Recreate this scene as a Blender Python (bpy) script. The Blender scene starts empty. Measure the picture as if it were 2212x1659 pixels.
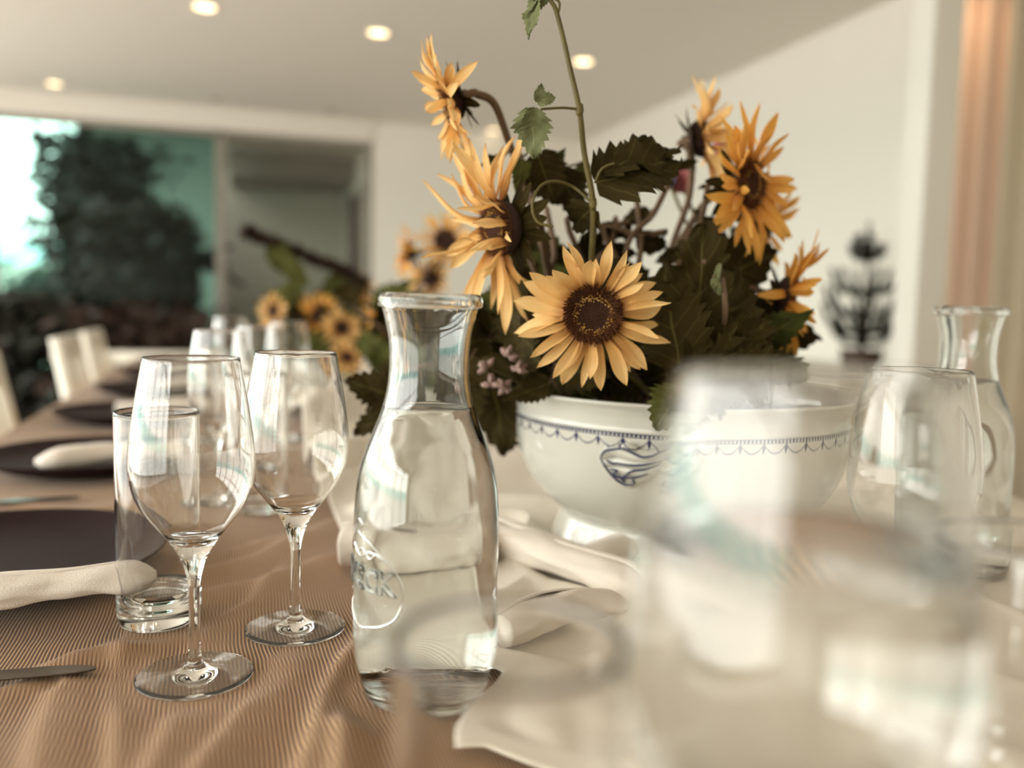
import bpy, bmesh, math, random
import numpy as np
from mathutils import Vector, Matrix, noise
PI = math.pi
D2R = PI/180
C = bpy.context.scene.collection
SC = bpy.context.scene

# ------------------------------------------------------------------ camera
F = 1850.0
PITCH, ROLL = 5.2*D2R, 1.4*D2R
TZ = 0.75                                   # table top height
CAM = Vector((0, 0, TZ+0.243))
_F0 = Vector((0, math.cos(PITCH), -math.sin(PITCH)))
_R0 = Vector((1, 0, 0)); _U0 = Vector((0, math.sin(PITCH), math.cos(PITCH)))
RT = _R0*math.cos(ROLL)+_U0*math.sin(ROLL)
UP = _U0*math.cos(ROLL)-_R0*math.sin(ROLL)
def ray(px, py): return _F0+RT*((px-1106)/F)-UP*((py-829.5)/F)
def at(px, py, D):                          # world point seen there, at depth D along +Y
    d = ray(px, py); return CAM+d*(D/d.y)
def onz(px, py, z=TZ):
    d = ray(px, py); return CAM+d*((z-CAM.z)/d.z)
camd = bpy.data.cameras.new('camera'); cam = bpy.data.objects.new('camera', camd); C.objects.link(cam)
m = Matrix((RT, UP, -_F0)).transposed().to_4x4(); m.translation = CAM
cam.matrix_world = m
camd.sensor_width = 36; camd.sensor_fit = 'HORIZONTAL'; camd.lens = 36*F/2212
camd.clip_start = .01; camd.clip_end = 200
camd.dof.use_dof = True; camd.dof.focus_distance = 0.585; camd.dof.aperture_fstop = 2.8
SC.camera = cam
# ------------------------------------------------------------------ world, light, exposure
wd = bpy.data.worlds.new('sky'); SC.world = wd; wd.use_nodes = True
nt = wd.node_tree; nt.nodes.clear()
wo = nt.nodes.new('ShaderNodeOutputWorld'); bg = nt.nodes.new('ShaderNodeBackground')
tc = nt.nodes.new('ShaderNodeTexCoord'); sx = nt.nodes.new('ShaderNodeSeparateXYZ'); cr = nt.nodes.new('ShaderNodeValToRGB')
nt.links.new(tc.outputs['Generated'], sx.inputs[0])
mp = nt.nodes.new('ShaderNodeMapRange'); mp.inputs[1].default_value = -1; mp.inputs[2].default_value = 1
nt.links.new(sx.outputs[2], mp.inputs[0]); nt.links.new(mp.outputs[0], cr.inputs[0])
e = cr.color_ramp.elements
e[0].position = 0.0; e[0].color = (.48, .465, .43, 1)
e[1].position = 1.0; e[1].color = (.95, .96, .94, 1)
for p, c in ((.485, (.54, .53, .49, 1)), (.502, (.26, .44, .41, 1)), (.522, (.34, .52, .48, 1)), (.535, (.93, .91, .84, 1)), (.7, (.98, .98, .95, 1))):
    q = e.new(p); q.color = c
nt.links.new(cr.outputs[0], bg.inputs[0]); bg.inputs[1].default_value = 5.0
nt.links.new(bg.outputs[0], wo.inputs[0])
SC.view_settings.view_transform = 'Standard'; SC.view_settings.look = 'None'
SC.view_settings.gamma = 1; SC.view_settings.use_curve_mapping = False
SC.view_settings.exposure = 0.9
cy = SC.cycles
cy.max_bounces = 16; cy.diffuse_bounces = 5; cy.glossy_bounces = 6; cy.transmission_bounces = 16; cy.transparent_max_bounces = 12
cy.sample_clamp_indirect = 6; cy.blur_glossy = 0.3; cy.use_denoising = True
cy.caustics_reflective = True; cy.caustics_refractive = True
# room frame: r to the right, a along the table, both turned 17.9 degrees
TH = 17.9*D2R
AX = Vector((-math.sin(TH), math.cos(TH), 0)); RX = Vector((math.cos(TH), math.sin(TH), 0))
def RA(r, a, z=0): return RX*r+AX*a+Vector((0, 0, z))
def ra_of(p): return p.dot(RX), p.dot(AX)
def rot_pt(v, t): return (v[0]*math.cos(t)-v[1]*math.sin(t), v[0]*math.sin(t)+v[1]*math.cos(t), v[2])
CEIL = 2.62
RL, RR, AB, AF = -3.3, 3.24, 7.95, -3.2     # left, right, back, behind the camera
def sun():
    l = bpy.data.lights.new('sun', 'SUN'); l.energy = SUN_E; l.angle = 3*D2R; l.color = (1, .94, .85)
    o = bpy.data.objects.new('sun', l); C.objects.link(o)
    d = (RX*1.0+AX*(-.75)+Vector((0, 0, -.62))).normalized()      # from the left and far end, low
    o.rotation_euler = d.to_track_quat('-Z', 'Y').to_euler()
SUN_E = 0.5
sun()
def portal(r0, a0, r1, a1, z0, z1, n):      # light portals in the window openings
    l = bpy.data.lights.new('window_portal', 'AREA'); l.shape = 'RECTANGLE'
    p, q = RA(r0, a0), RA(r1, a1); l.size = (q-p).length; l.size_y = z1-z0
    l.cycles.is_portal = True
    o = bpy.data.objects.new('window_portal', l); C.objects.link(o)
    c = (p+q)/2; c.z = (z0+z1)/2; X = (q-p).normalized(); Z = -n; Y = Z.cross(X)
    mm = Matrix((X, Y, Z)).transposed().to_4x4(); mm.translation = c; o.matrix_world = mm
portal(RL-.1, -2.9, RL-.1, 7.2, .1, 2.35, RX)
portal(-1.86, AB, -.17, AB, .1, 2.4, -AX)

# ------------------------------------------------------------------ helpers
def tag(o, label=None, cat=None, group=None, kind=None):
    if label: o['label'] = label
    if cat: o['category'] = cat
    if group: o['group'] = group
    if kind: o['kind'] = kind
    return o
def link(name, me, m, parent=None, loc=None):
    o = bpy.data.objects.new(name, me); C.objects.link(o)
    if m and not me.materials: me.materials.append(m)
    if parent: o.parent = parent
    if loc is not None: o.location = loc
    return o
def mk(name, V, Fc, m, parent=None, smooth=True, loc=None):
    me = bpy.data.meshes.new(name); me.from_pydata([tuple(v) for v in V], [], Fc); me.update()
    if smooth: me.polygons.foreach_set('use_smooth', [True]*len(me.polygons))
    return link(name, me, m, parent, loc)
def thing(name, label, cat, loc=(0, 0, 0), rz=0, group=None):
    o = bpy.data.objects.new(name, None); C.objects.link(o); o.empty_display_size = .05
    o.location = loc; o.rotation_euler = (0, 0, rz); return tag(o, label, cat, group)
def copy_tree(o, parent=None):
    c = o.copy(); C.objects.link(c)
    if parent: c.parent = parent
    for ch in list(o.children): copy_tree(ch, c)
    return c
class MB:
    def __init__(s): s.V = []; s.F = []
    def add(s, V, Fc):
        n = len(s.V); s.V += [tuple(v) for v in V]; s.F += [tuple(i+n for i in f) for f in Fc]; return s
    def box(s, x0, x1, y0, y1, z0, z1, b=0.0):
        if b <= 0:
            V = [(x, y, z) for z in (z0, z1) for y in (y0, y1) for x in (x0, x1)]
            return s.add(V, [(0, 2, 3, 1), (4, 5, 7, 6), (0, 1, 5, 4), (2, 6, 7, 3), (0, 4, 6, 2), (1, 3, 7, 5)])
        bm = bmesh.new(); bmesh.ops.create_cube(bm, size=1)
        for v in bm.verts: v.co = Vector(((x0+x1)/2+v.co.x*(x1-x0), (y0+y1)/2+v.co.y*(y1-y0), (z0+z1)/2+v.co.z*(z1-z0)))
        bmesh.ops.bevel(bm, geom=bm.edges[:], offset=b, segments=2, affect='EDGES', profile=.6)
        bm.verts.index_update(); s.add([v.co[:] for v in bm.verts], [[v.index for v in f.verts] for f in bm.faces]); bm.free(); return s
    def tube(s, pts, rad, n=8, cap=True, flat=1.0):
        pts = [Vector(p) for p in pts]; k = len(pts)
        if not hasattr(rad, '__len__'): rad = [rad]*k
        base = len(s.V); up = None
        for i, p in enumerate(pts):
            t = (pts[min(i+1, k-1)]-pts[max(i-1, 0)]).normalized()
            if up is None:
                up = Vector((0, 0, 1)) if abs(t.z) < .9 else Vector((1, 0, 0))
            x = t.cross(up).normalized(); up = x.cross(t).normalized()
            for j in range(n):
                q = 2*PI*j/n; s.V.append(tuple(p+(x*math.cos(q)+up*math.sin(q)*flat)*rad[i]))
        for i in range(k-1):
            for j in range(n):
                a = base+i*n+j; b = base+i*n+(j+1) % n
                s.F.append((a, b, b+n, a+n))
        if cap:
            s.F.append(tuple(base+j for j in reversed(range(n)))); s.F.append(tuple(base+(k-1)*n+j for j in range(n)))
        return s
    def lathe(s, prof, n=64, c=(0, 0, 0)):
        base = len(s.V); rows = []
        for r, z in prof:
            if r < 1e-6: rows.append([len(s.V)]); s.V.append((c[0], c[1], c[2]+z))
            else:
                rows.append(list(range(len(s.V), len(s.V)+n)))
                s.V += [(c[0]+r*math.cos(2*PI*j/n), c[1]+r*math.sin(2*PI*j/n), c[2]+z) for j in range(n)]
        for A, B in zip(rows, rows[1:]):
            for j in range(n):
                k = (j+1) % n
                if len(A) == 1 and len(B) == 1: continue
                if len(A) == 1: s.F.append((A[0], B[k], B[j]))
                elif len(B) == 1: s.F.append((A[j], A[k], B[0]))
                else: s.F.append((A[j], A[k], B[k], B[j]))
        return s
    def mesh(s, name, smooth=True):
        me = bpy.data.meshes.new(name); me.from_pydata(s.V, [], s.F); me.update()
        if smooth: me.polygons.foreach_set('use_smooth', [True]*len(me.polygons))
        return me
    def build(s, name, m, parent=None, smooth=True, loc=None): return link(name, s.mesh(name, smooth), m, parent, loc)
def bez(pts, n=24):                          # Catmull-Rom through the points
    P = [Vector(p) for p in pts]; P = [P[0]*2-P[1]]+P+[P[-1]*2-P[-2]]; out = []
    for i in range(1, len(P)-2):
        for k in range(n):
            t = k/n; a, b, c, d = P[i-1:i+3]
            out.append(.5*((2*b)+(c-a)*t+(2*a-5*b+4*c-d)*t*t+(3*b-a-3*c+d)*t**3))
    out.append(P[-2]); return out
def spl(prof, n=5):                          # smooth a lathe profile
    return [(max(0, p.x), p.y) for p in bez([(r, z, 0) for r, z in prof], n)]
def grid(name, nx, ny, f, m=None):
    V = []; Fc = []; UV = []
    for i in range(nx+1):
        for j in range(ny+1):
            u, v = i/nx, j/ny*2-1; V.append(f(u, v)); UV.append((u, v))
    for i in range(nx):
        for j in range(ny):
            a = i*(ny+1)+j; Fc.append((a, a+ny+1, a+ny+2, a+1))
    me = bpy.data.meshes.new(name); me.from_pydata(V, [], Fc); me.update()
    me.polygons.foreach_set('use_smooth', [True]*len(me.polygons))
    uv = me.uv_layers.new(name='uv')
    for l in me.loops: uv.data[l.index].uv = UV[l.vertex_index]
    if m: me.materials.append(m)
    return me
# ---- materials
def lin(c): return tuple(((x/255)/12.92 if x/255 <= .04045 else ((x/255+.055)/1.055)**2.4) for x in c)+(1,)
def mat(name, col, rough=.6, bump=0, bscale=200, var=0, vscale=6, spec=.5, trans=0, ior=1.5, metal=0, emit=None, estr=0, coat=0, sheen=0, sub=0):
    M = bpy.data.materials.new(name); M.use_nodes = True; T = M.node_tree; b = T.nodes['Principled BSDF']
    c = lin(col) if max(col) > 1.001 else tuple(col)+(1,)
    b.inputs['Base Color'].default_value = c; b.inputs['Roughness'].default_value = rough
    b.inputs['Specular IOR Level'].default_value = spec; b.inputs['Transmission Weight'].default_value = trans
    b.inputs['IOR'].default_value = ior; b.inputs['Metallic'].default_value = metal; b.inputs['Coat Weight'].default_value = coat
    b.inputs['Sheen Weight'].default_value = sheen
    if sub: b.inputs['Subsurface Weight'].default_value = sub; b.inputs['Subsurface Radius'].default_value = (.01, .006, .003); b.inputs['Subsurface Scale'].default_value = .3
    if emit: b.inputs['Emission Color'].default_value = lin(emit); b.inputs['Emission Strength'].default_value = estr
    if bump or var:
        tc = T.nodes.new('ShaderNodeTexCoord')
    if var:
        n = T.nodes.new('ShaderNodeTexNoise'); n.inputs['Scale'].default_value = vscale; n.inputs['Detail'].default_value = 4
        T.links.new(tc.outputs['Object'], n.inputs['Vector'])
        r = T.nodes.new('ShaderNodeValToRGB'); r.color_ramp.elements[0].position = .3; r.color_ramp.elements[1].position = .7
        r.color_ramp.elements[0].color = tuple(x*(1-var) for x in c[:3])+(1,); r.color_ramp.elements[1].color = tuple(min(1, x*(1+var)) for x in c[:3])+(1,)
        T.links.new(n.outputs[0], r.inputs[0]); T.links.new(r.outputs[0], b.inputs['Base Color'])
    if bump:
        n = T.nodes.new('ShaderNodeTexNoise'); n.inputs['Scale'].default_value = bscale; n.inputs['Detail'].default_value = 3
        T.links.new(tc.outputs['Object'], n.inputs['Vector'])
        q = T.nodes.new('ShaderNodeBump'); q.inputs['Strength'].default_value = bump; q.inputs['Distance'].default_value = .002
        T.links.new(n.outputs[0], q.inputs['Height']); T.links.new(q.outputs[0], b.inputs['Normal'])
    return M
class NX:                                    # tiny node expression helper
    def __init__(s, M): s.T = M.node_tree
    def n(s, t, **k):
        q = s.T.nodes.new(t)
        for a, b in k.items(): setattr(q, a, b)
        return q
    def m(s, op, *a):
        q = s.n('ShaderNodeMath', operation=op)
        for i, x in enumerate(a):
            if isinstance(x, (int, float)): q.inputs[i].default_value = x
            else: s.T.links.new(x, q.inputs[i])
        return q.outputs[0]
    def mix(s, f, a, b):
        q = s.n('ShaderNodeMix', data_type='RGBA')
        for i, x in ((0, f), (6, a), (7, b)):
            if isinstance(x, (int, float, tuple)): q.inputs[i].default_value = x
            else: s.T.links.new(x, q.inputs[i])
        return q.outputs[2]
    def xyz(s, out='Object'):
        t = s.n('ShaderNodeTexCoord'); p = s.n('ShaderNodeSeparateXYZ'); s.T.links.new(t.outputs[out], p.inputs[0]); s.co = t.outputs[out]; return p.outputs
    def noise(s, scale, vec=None, det=3):
        q = s.n('ShaderNodeTexNoise'); q.inputs['Scale'].default_value = scale; q.inputs['Detail'].default_value = det
        if vec is not None: s.T.links.new(vec, q.inputs['Vector'])
        return q.outputs[0]
    def comb(s, x, y, z):
        q = s.n('ShaderNodeCombineXYZ')
        for i, v in enumerate((x, y, z)):
            if isinstance(v, (int, float)): q.inputs[i].default_value = v
            else: s.T.links.new(v, q.inputs[i])
        return q.outputs[0]
    def bump(s, h, st, dist=.001):
        q = s.n('ShaderNodeBump'); q.inputs['Strength'].default_value = st; q.inputs['Distance'].default_value = dist
        s.T.links.new(h, q.inputs['Height']); return q.outputs[0]
    def bsdf(s): return s.T.nodes['Principled BSDF']

M_wall = mat('wall_paint', (236, 232, 223), .85, bump=.1, bscale=60)
M_ceil = mat('ceiling_paint', (228, 223, 214), .9)
M_floor = mat('oak_floor', (142, 124, 106), .4, var=.25, vscale=3)
M_white = mat('white_lacquer', (236, 230, 216), .35)
M_frame = mat('grey_frame', (142, 136, 126), .5)
M_paving = mat('terrace_paving', (120, 122, 112), .8, var=.2)
M_grey = mat('grey_render', (205, 200, 188), .85)
M_gwall = mat('garden_wall_render', (118, 120, 112), .85)
M_palewall = mat('pale_garden_wall', (225, 226, 214), .9)
M_dark = mat('dark_door', (60, 36, 30), .5)
M_brass = mat('light_ring', (220, 214, 200), .4)
M_lamp = mat('lamp_glow', (255, 230, 190), .5, emit=(255, 226, 178), estr=2.6)
M_lampoff = mat('lamp_off', (110, 108, 100), .4)
M_plate = mat('dark_stoneware', (40, 26, 28), .55, bump=.15, bscale=500, var=.1, vscale=30, spec=.12)
M_steel = mat('steel', (104, 98, 93), .16, metal=1)
M_soil = mat('soil', (40, 28, 18), .95, bump=.8, bscale=120)
M_pot = mat('dark_pot', (74, 58, 48), .6)
M_wood = mat('oak', (120, 84, 56), .5, var=.15, vscale=12)
M_peach = mat('peach_curtain', (206, 178, 156), .9)
M_beige = mat('beige_curtain', (190, 176, 152), .9)
M_pink = mat('pink_petals', (178, 108, 110), .7, var=.15, vscale=40)
M_lilac = mat('lilac_buds', (150, 124, 116), .7)
M_bluebud = mat('blue_bud', (92, 92, 120), .7)
M_stemg = mat('green_stem', (88, 78, 30), .6, var=.2, vscale=60)
M_stemb = mat('brown_hairy_stem', (102, 80, 58), .75, var=.2, vscale=60)
M_disc = mat('sunflower_disc', (46, 24, 12), .9, bump=.8, bscale=900)
M_floret = mat('brown_florets', (96, 54, 18), .8)
M_pollen = mat('pollen_tips', (226, 176, 90), .7)
M_bark = mat('bark', (66, 46, 32), .9, bump=.5, bscale=80)
M_blue = mat('cobalt_paint', (28, 38, 78), .25, coat=.5)
def glassmat(name, col, ior=1.5):
    M = bpy.data.materials.new(name); M.use_nodes = True; T = M.node_tree; T.nodes.clear()
    o = T.nodes.new('ShaderNodeOutputMaterial'); g = T.nodes.new('ShaderNodeBsdfGlass'); g.inputs['IOR'].default_value = ior
    g.inputs['Roughness'].default_value = 0; g.inputs['Color'].default_value = tuple(col)+(1,); T.links.new(g.outputs[0], o.inputs[0]); return M
M_glass = glassmat('clear_glass', (1, 1, .995), 1.5)
M_jar = glassmat('pressed_glass', (.978, .988, .985), 1.5)
M_water = glassmat('water', (.985, .99, .985), 1.333)
def panemat(name, tint):
    M = bpy.data.materials.new(name); M.use_nodes = True; T = M.node_tree; T.nodes.clear()
    o = T.nodes.new('ShaderNodeOutputMaterial'); t = T.nodes.new('ShaderNodeBsdfTransparent'); g = T.nodes.new('ShaderNodeBsdfGlossy')
    g.inputs['Roughness'].default_value = .02; t.inputs[0].default_value = tuple(tint)+(1,)
    mx = T.nodes.new('ShaderNodeMixShader'); fr = T.nodes.new('ShaderNodeFresnel'); fr.inputs[0].default_value = 1.5
    lo = T.nodes.new('ShaderNodeMath'); lo.operation = 'MULTIPLY'; lo.inputs[1].default_value = .35; T.links.new(fr.outputs[0], lo.inputs[0]); T.links.new(lo.outputs[0], mx.inputs[0]); T.links.new(t.outputs[0], mx.inputs[1]); T.links.new(g.outputs[0], mx.inputs[2]); T.links.new(mx.outputs[0], o.inputs[0]); return M
M_pane = panemat('teal_window_glass', (.56, .72, .68))
M_pane2 = panemat('grey_window_glass', (.88, .88, .86))
# petals: cream yellow, orange-brown where they join the disc
def petalmat(name, tip, mid, base):
    M = mat(name, tip, .6); X = NX(M); x = X.xyz('Generated')
    n = X.noise(26, X.comb(X.m('MULTIPLY', x[0], .25), x[1], 0.0), 3)
    c = X.n('ShaderNodeValToRGB'); e = c.color_ramp.elements
    e[0].position = .02; e[0].color = lin(base); e[1].position = .75; e[1].color = lin(tip); q = e.new(.3); q.color = lin(mid)
    X.T.links.new(x[0], c.inputs[0])
    dk = X.mix(X.m('MULTIPLY', X.m('GREATER_THAN', n, .56), .18), c.outputs[0], lin(mid))
    X.T.links.new(dk, X.bsdf().inputs['Base Color']); X.T.links.new(X.bump(n, .4, .001), X.bsdf().inputs['Normal'])
    X.bsdf().inputs['Transmission Weight'].default_value = 0
    tr = X.n('ShaderNodeBsdfTranslucent'); X.T.links.new(dk, tr.inputs[0]); mx = X.n('ShaderNodeMixShader'); mx.inputs[0].default_value = .28
    o = X.T.nodes['Material Output']; X.T.links.new(X.bsdf().outputs[0], mx.inputs[1]); X.T.links.new(tr.outputs[0], mx.inputs[2]); X.T.links.new(mx.outputs[0], o.inputs[0])
    return M
M_petal = petalmat('pale_petal', (240, 200, 134), (232, 182, 108), (168, 100, 42))
M_petal2 = petalmat('golden_petal', (240, 182, 88), (228, 160, 68), (160, 92, 34))
def leafmat(name, col, vein):
    M = mat(name, col, .55); X = NX(M); t = X.n('ShaderNodeTexCoord'); s = X.n('ShaderNodeSeparateXYZ'); X.T.links.new(t.outputs['UV'], s.inputs[0])
    u, v = s.outputs[0], s.outputs[1]; av = X.m('ABSOLUTE', v)
    rib = X.m('LESS_THAN', av, .035)
    side = X.m('LESS_THAN', X.m('FRACT', X.m('SUBTRACT', X.m('MULTIPLY', u, 6.0), X.m('MULTIPLY', av, 1.6))), .07)
    vm = X.m('MAXIMUM', rib, X.m('MULTIPLY', side, .6))
    n = X.noise(60, t.outputs['Object'], 4); n2 = X.noise(420, t.outputs['Object'], 2)
    c0 = lin(col); base = X.mix(X.m('MULTIPLY', X.m('GREATER_THAN', X.m('MULTIPLY', n, n2), .34), .5), tuple(c0), tuple(min(1, x*2.4) for x in c0[:3])+(1,))
    base = X.mix(X.m('MULTIPLY', n, .7), base, tuple(x*.55 for x in c0[:3])+(1,))
    X.T.links.new(X.mix(X.m('MULTIPLY', vm, .55), base, lin(vein)), X.bsdf().inputs['Base Color'])
    X.T.links.new(X.bump(X.m('SUBTRACT', n2, vm), .5, .0012), X.bsdf().inputs['Normal']); X.bsdf().inputs['Specular IOR Level'].default_value = .12; X.bsdf().inputs['Roughness'].default_value = .7
    return M
M_leaf = leafmat('dark_olive_leaf', (58, 48, 18), (104, 96, 52))
M_leaf2 = leafmat('mid_green_leaf', (84, 86, 40), (128, 124, 78))
M_leaf3 = leafmat('grey_green_leaf', (122, 126, 88), (160, 160, 120))
M_leafbg = mat('distant_leaves', (30, 32, 20), .7, var=.3, vscale=8)
M_leafbg2 = mat('distant_fresh_leaves', (56, 78, 44), .7, var=.3, vscale=8)
M_leafbg3 = mat('distant_brown_leaves', (48, 30, 20), .7, var=.3, vscale=8)

# ------------------------------------------------------------------ room shell
def wbox(name, r0, r1, a0, a1, z0, z1, m, parent=None, kind='structure', b=0):
    mb = MB().box(r0, r1, a0, a1, z0, z1, b); o = mb.build(name, m, parent, smooth=False)
    if parent is None: o.rotation_euler = (0, 0, TH)
    if parent is None and kind: o['kind'] = kind
    return o
def sroot(name):
    o = bpy.data.objects.new(name, None); C.objects.link(o); o.rotation_euler = (0, 0, TH); o['kind'] = 'structure'; return o
wbox('floor', RL-.2, RR+.2, AF-.2, AB+2.2, -.1, 0, M_floor)
wbox('ceiling', RL-.2, RR+.2, AF-.2, AB+.12, CEIL, CEIL+.15, M_ceil)
wbox('wall_right', RR, RR+.15, AF-.2, AB+.2, 0, CEIL, M_wall)
wbox('wall_rear', RL-.2, RR+.2, AF-.15, AF, 0, CEIL, M_wall)
w = sroot('wall_back')
wbox('wall_panel', 1.19, RR, AB, AB+.15, 0, CEIL, M_wall, w)
wbox('wall_panel', RL, -1.9, AB, AB+.15, 0, CEIL, M_wall, w)
wbox('bulkhead', -1.9, 1.19, AB-.02, AB+.15, 2.44, CEIL, M_ceil, w)
w = sroot('wall_left')
wbox('wall_panel', RL-.15, RL, AF, -2.9, 0, CEIL, M_wall, w)
wbox('wall_panel', RL-.15, RL, 7.2, AB+.15, 0, CEIL, M_wall, w)
wbox('lintel', RL-.15, RL, -2.9, 7.2, 2.35, CEIL, M_wall, w)
wbox('sill', RL-.15, RL, -2.9, 7.2, 0, .1, M_wall, w)
wn = sroot('window_1')
for i in range(11):
    a = -2.9+i*1.01
    wbox('mullion', RL-.1, RL-.03, a-.035, a+.035, .1, 2.35, M_white, wn)
wbox('transom', RL-.09, RL-.04, -2.9, 7.2, 1.85, 1.9, M_white, wn)
wn = sroot('window_2')                       # glazed partition at the far end
for r0, r1 in ((-1.9, -1.85), (-.17, -.09), (1.15, 1.19)):
    wbox('frame_post', r0, r1, AB, AB+.08, 0, 2.44, M_frame, wn)
wbox('frame_rail', -1.85, 1.15, AB, AB+.08, 2.39, 2.44, M_frame, wn)
wbox('frame_rail', -1.85, 1.15, AB, AB+.08, 0, .08, M_frame, wn)
wbox('pane', -1.85, -.17, AB+.03, AB+.034, .08, 2.39, M_pane, wn)
wbox('pane', -.09, 1.15, AB+.03, AB+.034, .08, 2.39, M_pane2, wn)
# side hall seen through the right-hand pane
w = sroot('wall_hall')
wbox('wall_panel', -.17, -.09, AB+.15, AB+.3, 0, 2.6, M_grey, w)
wbox('wall_panel', 1.15, 1.3, AB+.15, AB+2.2, 0, 2.6, M_grey, w)
wbox('wall_panel', -.17, 1.3, AB+2.0, AB+2.2, 0, 2.6, M_grey, w)
wbox('hall_ceiling', -.17, 1.3, AB+.15, AB+2.2, 2.42, 2.6, M_grey, w)
wbox('soffit', -.05, 1.15, AB+.9, AB+2.0, 2.2, 2.42, M_frame, w)
d = sroot('door_1'); wbox('door_leaf', 1.12, 1.15, AB+.35, AB+1.15, 0, 2.05, M_dark, d)
wbox('door_frame', 1.11, 1.15, AB+.29, AB+.35, 0, 2.1, M_frame, d); wbox('door_frame', 1.11, 1.15, AB+1.15, AB+1.21, 0, 2.1, M_frame, d)
mb = MB().lathe([(0, 0), (.012, 0), (.012, .03), (.02, .04), (.02, .055), (0, .06)], 12)
h = mb.build('door_handle', M_steel, d); h.location = (1.12, AB+1.05, 1.02); h.rotation_euler = (0, -PI/2, 0)
# terrace
g = wbox('terrace_ground', -14, 6, AB+2.2, 26, -.12, -.02, M_paving); g2 = wbox('terrace_ground', -14, -.17, AB+.15, AB+2.2, -.12, -.02, M_paving)
wbox('garden_wall', -2.25, 2.0, 13.2, 13.4, 0, 3.2, M_gwall); wbox('garden_wall', -9, -2.25, 15.5, 15.7, 0, 1.5, M_palewall)
wbox('added_shade_roof', -2.0, 2.0, AB+.15, 13.4, 3.2, 3.32, M_gwall)          # added slab blocking sky light, darkens the terrace plants and wall
wbox('baseboard_right', RR-.015, RR, AF, AB, 0, .1, M_white); wbox('baseboard_back', 1.19, RR, AB-.015, AB, 0, .1, M_white)
# pillar on the right
pc = at(1985, 660, 3.45); pr, pa = ra_of(pc)
wbox('pillar', pr-.07, pr+.07, pa-.06, pa+.06, 0, CEIL, M_wall)

# ceiling lights
LS = [(442, 14, 1), (817, 70, 1), (1260, 132, 1), (1065, 282, 1), (117, 180, 1), (467, 215, 0), (715, 240, 0)]
LL = ['lit recessed ceiling spotlight cut by the top edge of the picture', 'lit recessed ceiling spotlight above and left of the drooping sunflower',
      'lit recessed ceiling spotlight close beside the tall vine stem', 'lit recessed ceiling spotlight low behind the two upper left sunflower stems',
      'small lit ceiling spotlight far left above the window with plants', 'unlit recessed spotlight above the grey window post', 'unlit recessed spotlight above the darker glass panel']
for (px, py, on), lb in zip(LS, LL):
    p = onz(px, py, CEIL); t = thing('recessed_spotlight', lb, 'ceiling light', (p.x, p.y, CEIL), 0, 'recessed ceiling spotlights')
    R = .062 if p.y < 6.3 else .055
    MB().lathe([(R, 0), (R+.016, -.001), (R+.016, -.006), (R, -.008), (R-.004, -.004), (R-.004, .0)], 32).build('trim_ring', M_brass, t)
    MB().lathe([(R-.003, -.001), (R*.7, -.003), (0, -.004)], 32).build('lamp_face', M_lamp if on else M_lampoff, t)

# curtains and sideboard with pine on the right
def curtain(name, r, a0, a1, m, lb, n=7):
    V = []; Fc = []; k = 60; amp = .035
    for i in range(k+1):
        s = i/k; a = a0+(a1-a0)*s; rr = r+amp*math.sin(s*n*2*PI)
        for z in (.02, 1.3, CEIL-.06): V.append((rr*1.0, a, z))
    for i in range(k):
        for j in (0, 1): Fc.append((i*3+j, (i+1)*3+j, (i+1)*3+j+1, i*3+j+1))
    t = thing(name, lb, 'curtain', (0, 0, 0), TH)
    mk('fabric', V, Fc, m, t); MB().tube([(r, a0-.03, CEIL-.05), (r, a1+.03, CEIL-.05)], .012, 10).build('curtain_rail', M_white, t)
curtain('curtain', RR-.1, 2.95, 3.30, M_peach, 'peach curtain hanging just right of the white pillar', 3)
cs = RA(RR-.45, 3.12, CEIL); t = thing('recessed_spotlight', 'warm recessed spotlight above the peach curtain', 'ceiling light', cs, 0, 'recessed ceiling spotlights')
MB().lathe([(.062, 0), (.078, -.001), (.078, -.006), (.062, -.008), (.058, -.004), (.058, .0)], 32).build('trim_ring', M_brass, t); MB().lathe([(.059, -.001), (.04, -.003), (0, -.004)], 32).build('lamp_face', M_lamp, t)
sl = bpy.data.lights.new('spotlight_beam', 'SPOT'); sl.energy = 8; sl.color = (1, .72, .45); sl.spot_size = 1.3; sl.spot_blend = 1; sl.shadow_soft_size = .05
so = bpy.data.objects.new('spotlight_beam', sl); C.objects.link(so); so.location = (cs.x, cs.y, CEIL-.03); so.rotation_euler = (RX*.4+Vector((0, 0, -.55))).to_track_quat('-Z', 'Y').to_euler()
curtain('curtain', RR-.12, 2.15, 2.92, M_beige, 'beige pleated curtain hanging at the right edge of the picture', 6)
pp = at(1858, 800, 4.2); sr, sa = ra_of(pp)
t = thing('sideboard', 'low white sideboard under the small pine against the cream wall', 'sideboard', RA(sr+.05, sa, 0), TH)
MB().box(-.25, .22, -.12, 1.38, .08, .66, .006).build('body', M_white, t); MB().box(-.27, .24, -.14, 1.40, .66, .69, .006).build('top', M_white, t)
for y in (.13, .63, 1.13):
    dr = MB().box(-.262, -.25, y-.235, y+.235, .1, .64, .004).build('door', M_white, t)
    MB().lathe([(0, 0), (.01, 0), (.012, .02), (0, .024)], 12).build('knob', M_steel, dr, loc=(-.262, y+.19, .4)).rotation_euler = (0, -PI/2, 0)
for x in (-.2, .17):
    for y in (-.06, 1.32): MB().box(x-.02, x+.02, y-.02, y+.02, 0, .08).build('leg', M_white, t)
random.seed(3)
t = thing('potted_pine', 'small dark potted pine with upswept branches standing left of the white pillar', 'plant', (pp.x, pp.y, .69))
MB().lathe(spl([(.0, 0), (.075, 0), (.1, .12), (.105, .13), (.09, .13), (.085, .12), (0, .12)], 3), 32).build('pot', M_pot, t)
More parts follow.
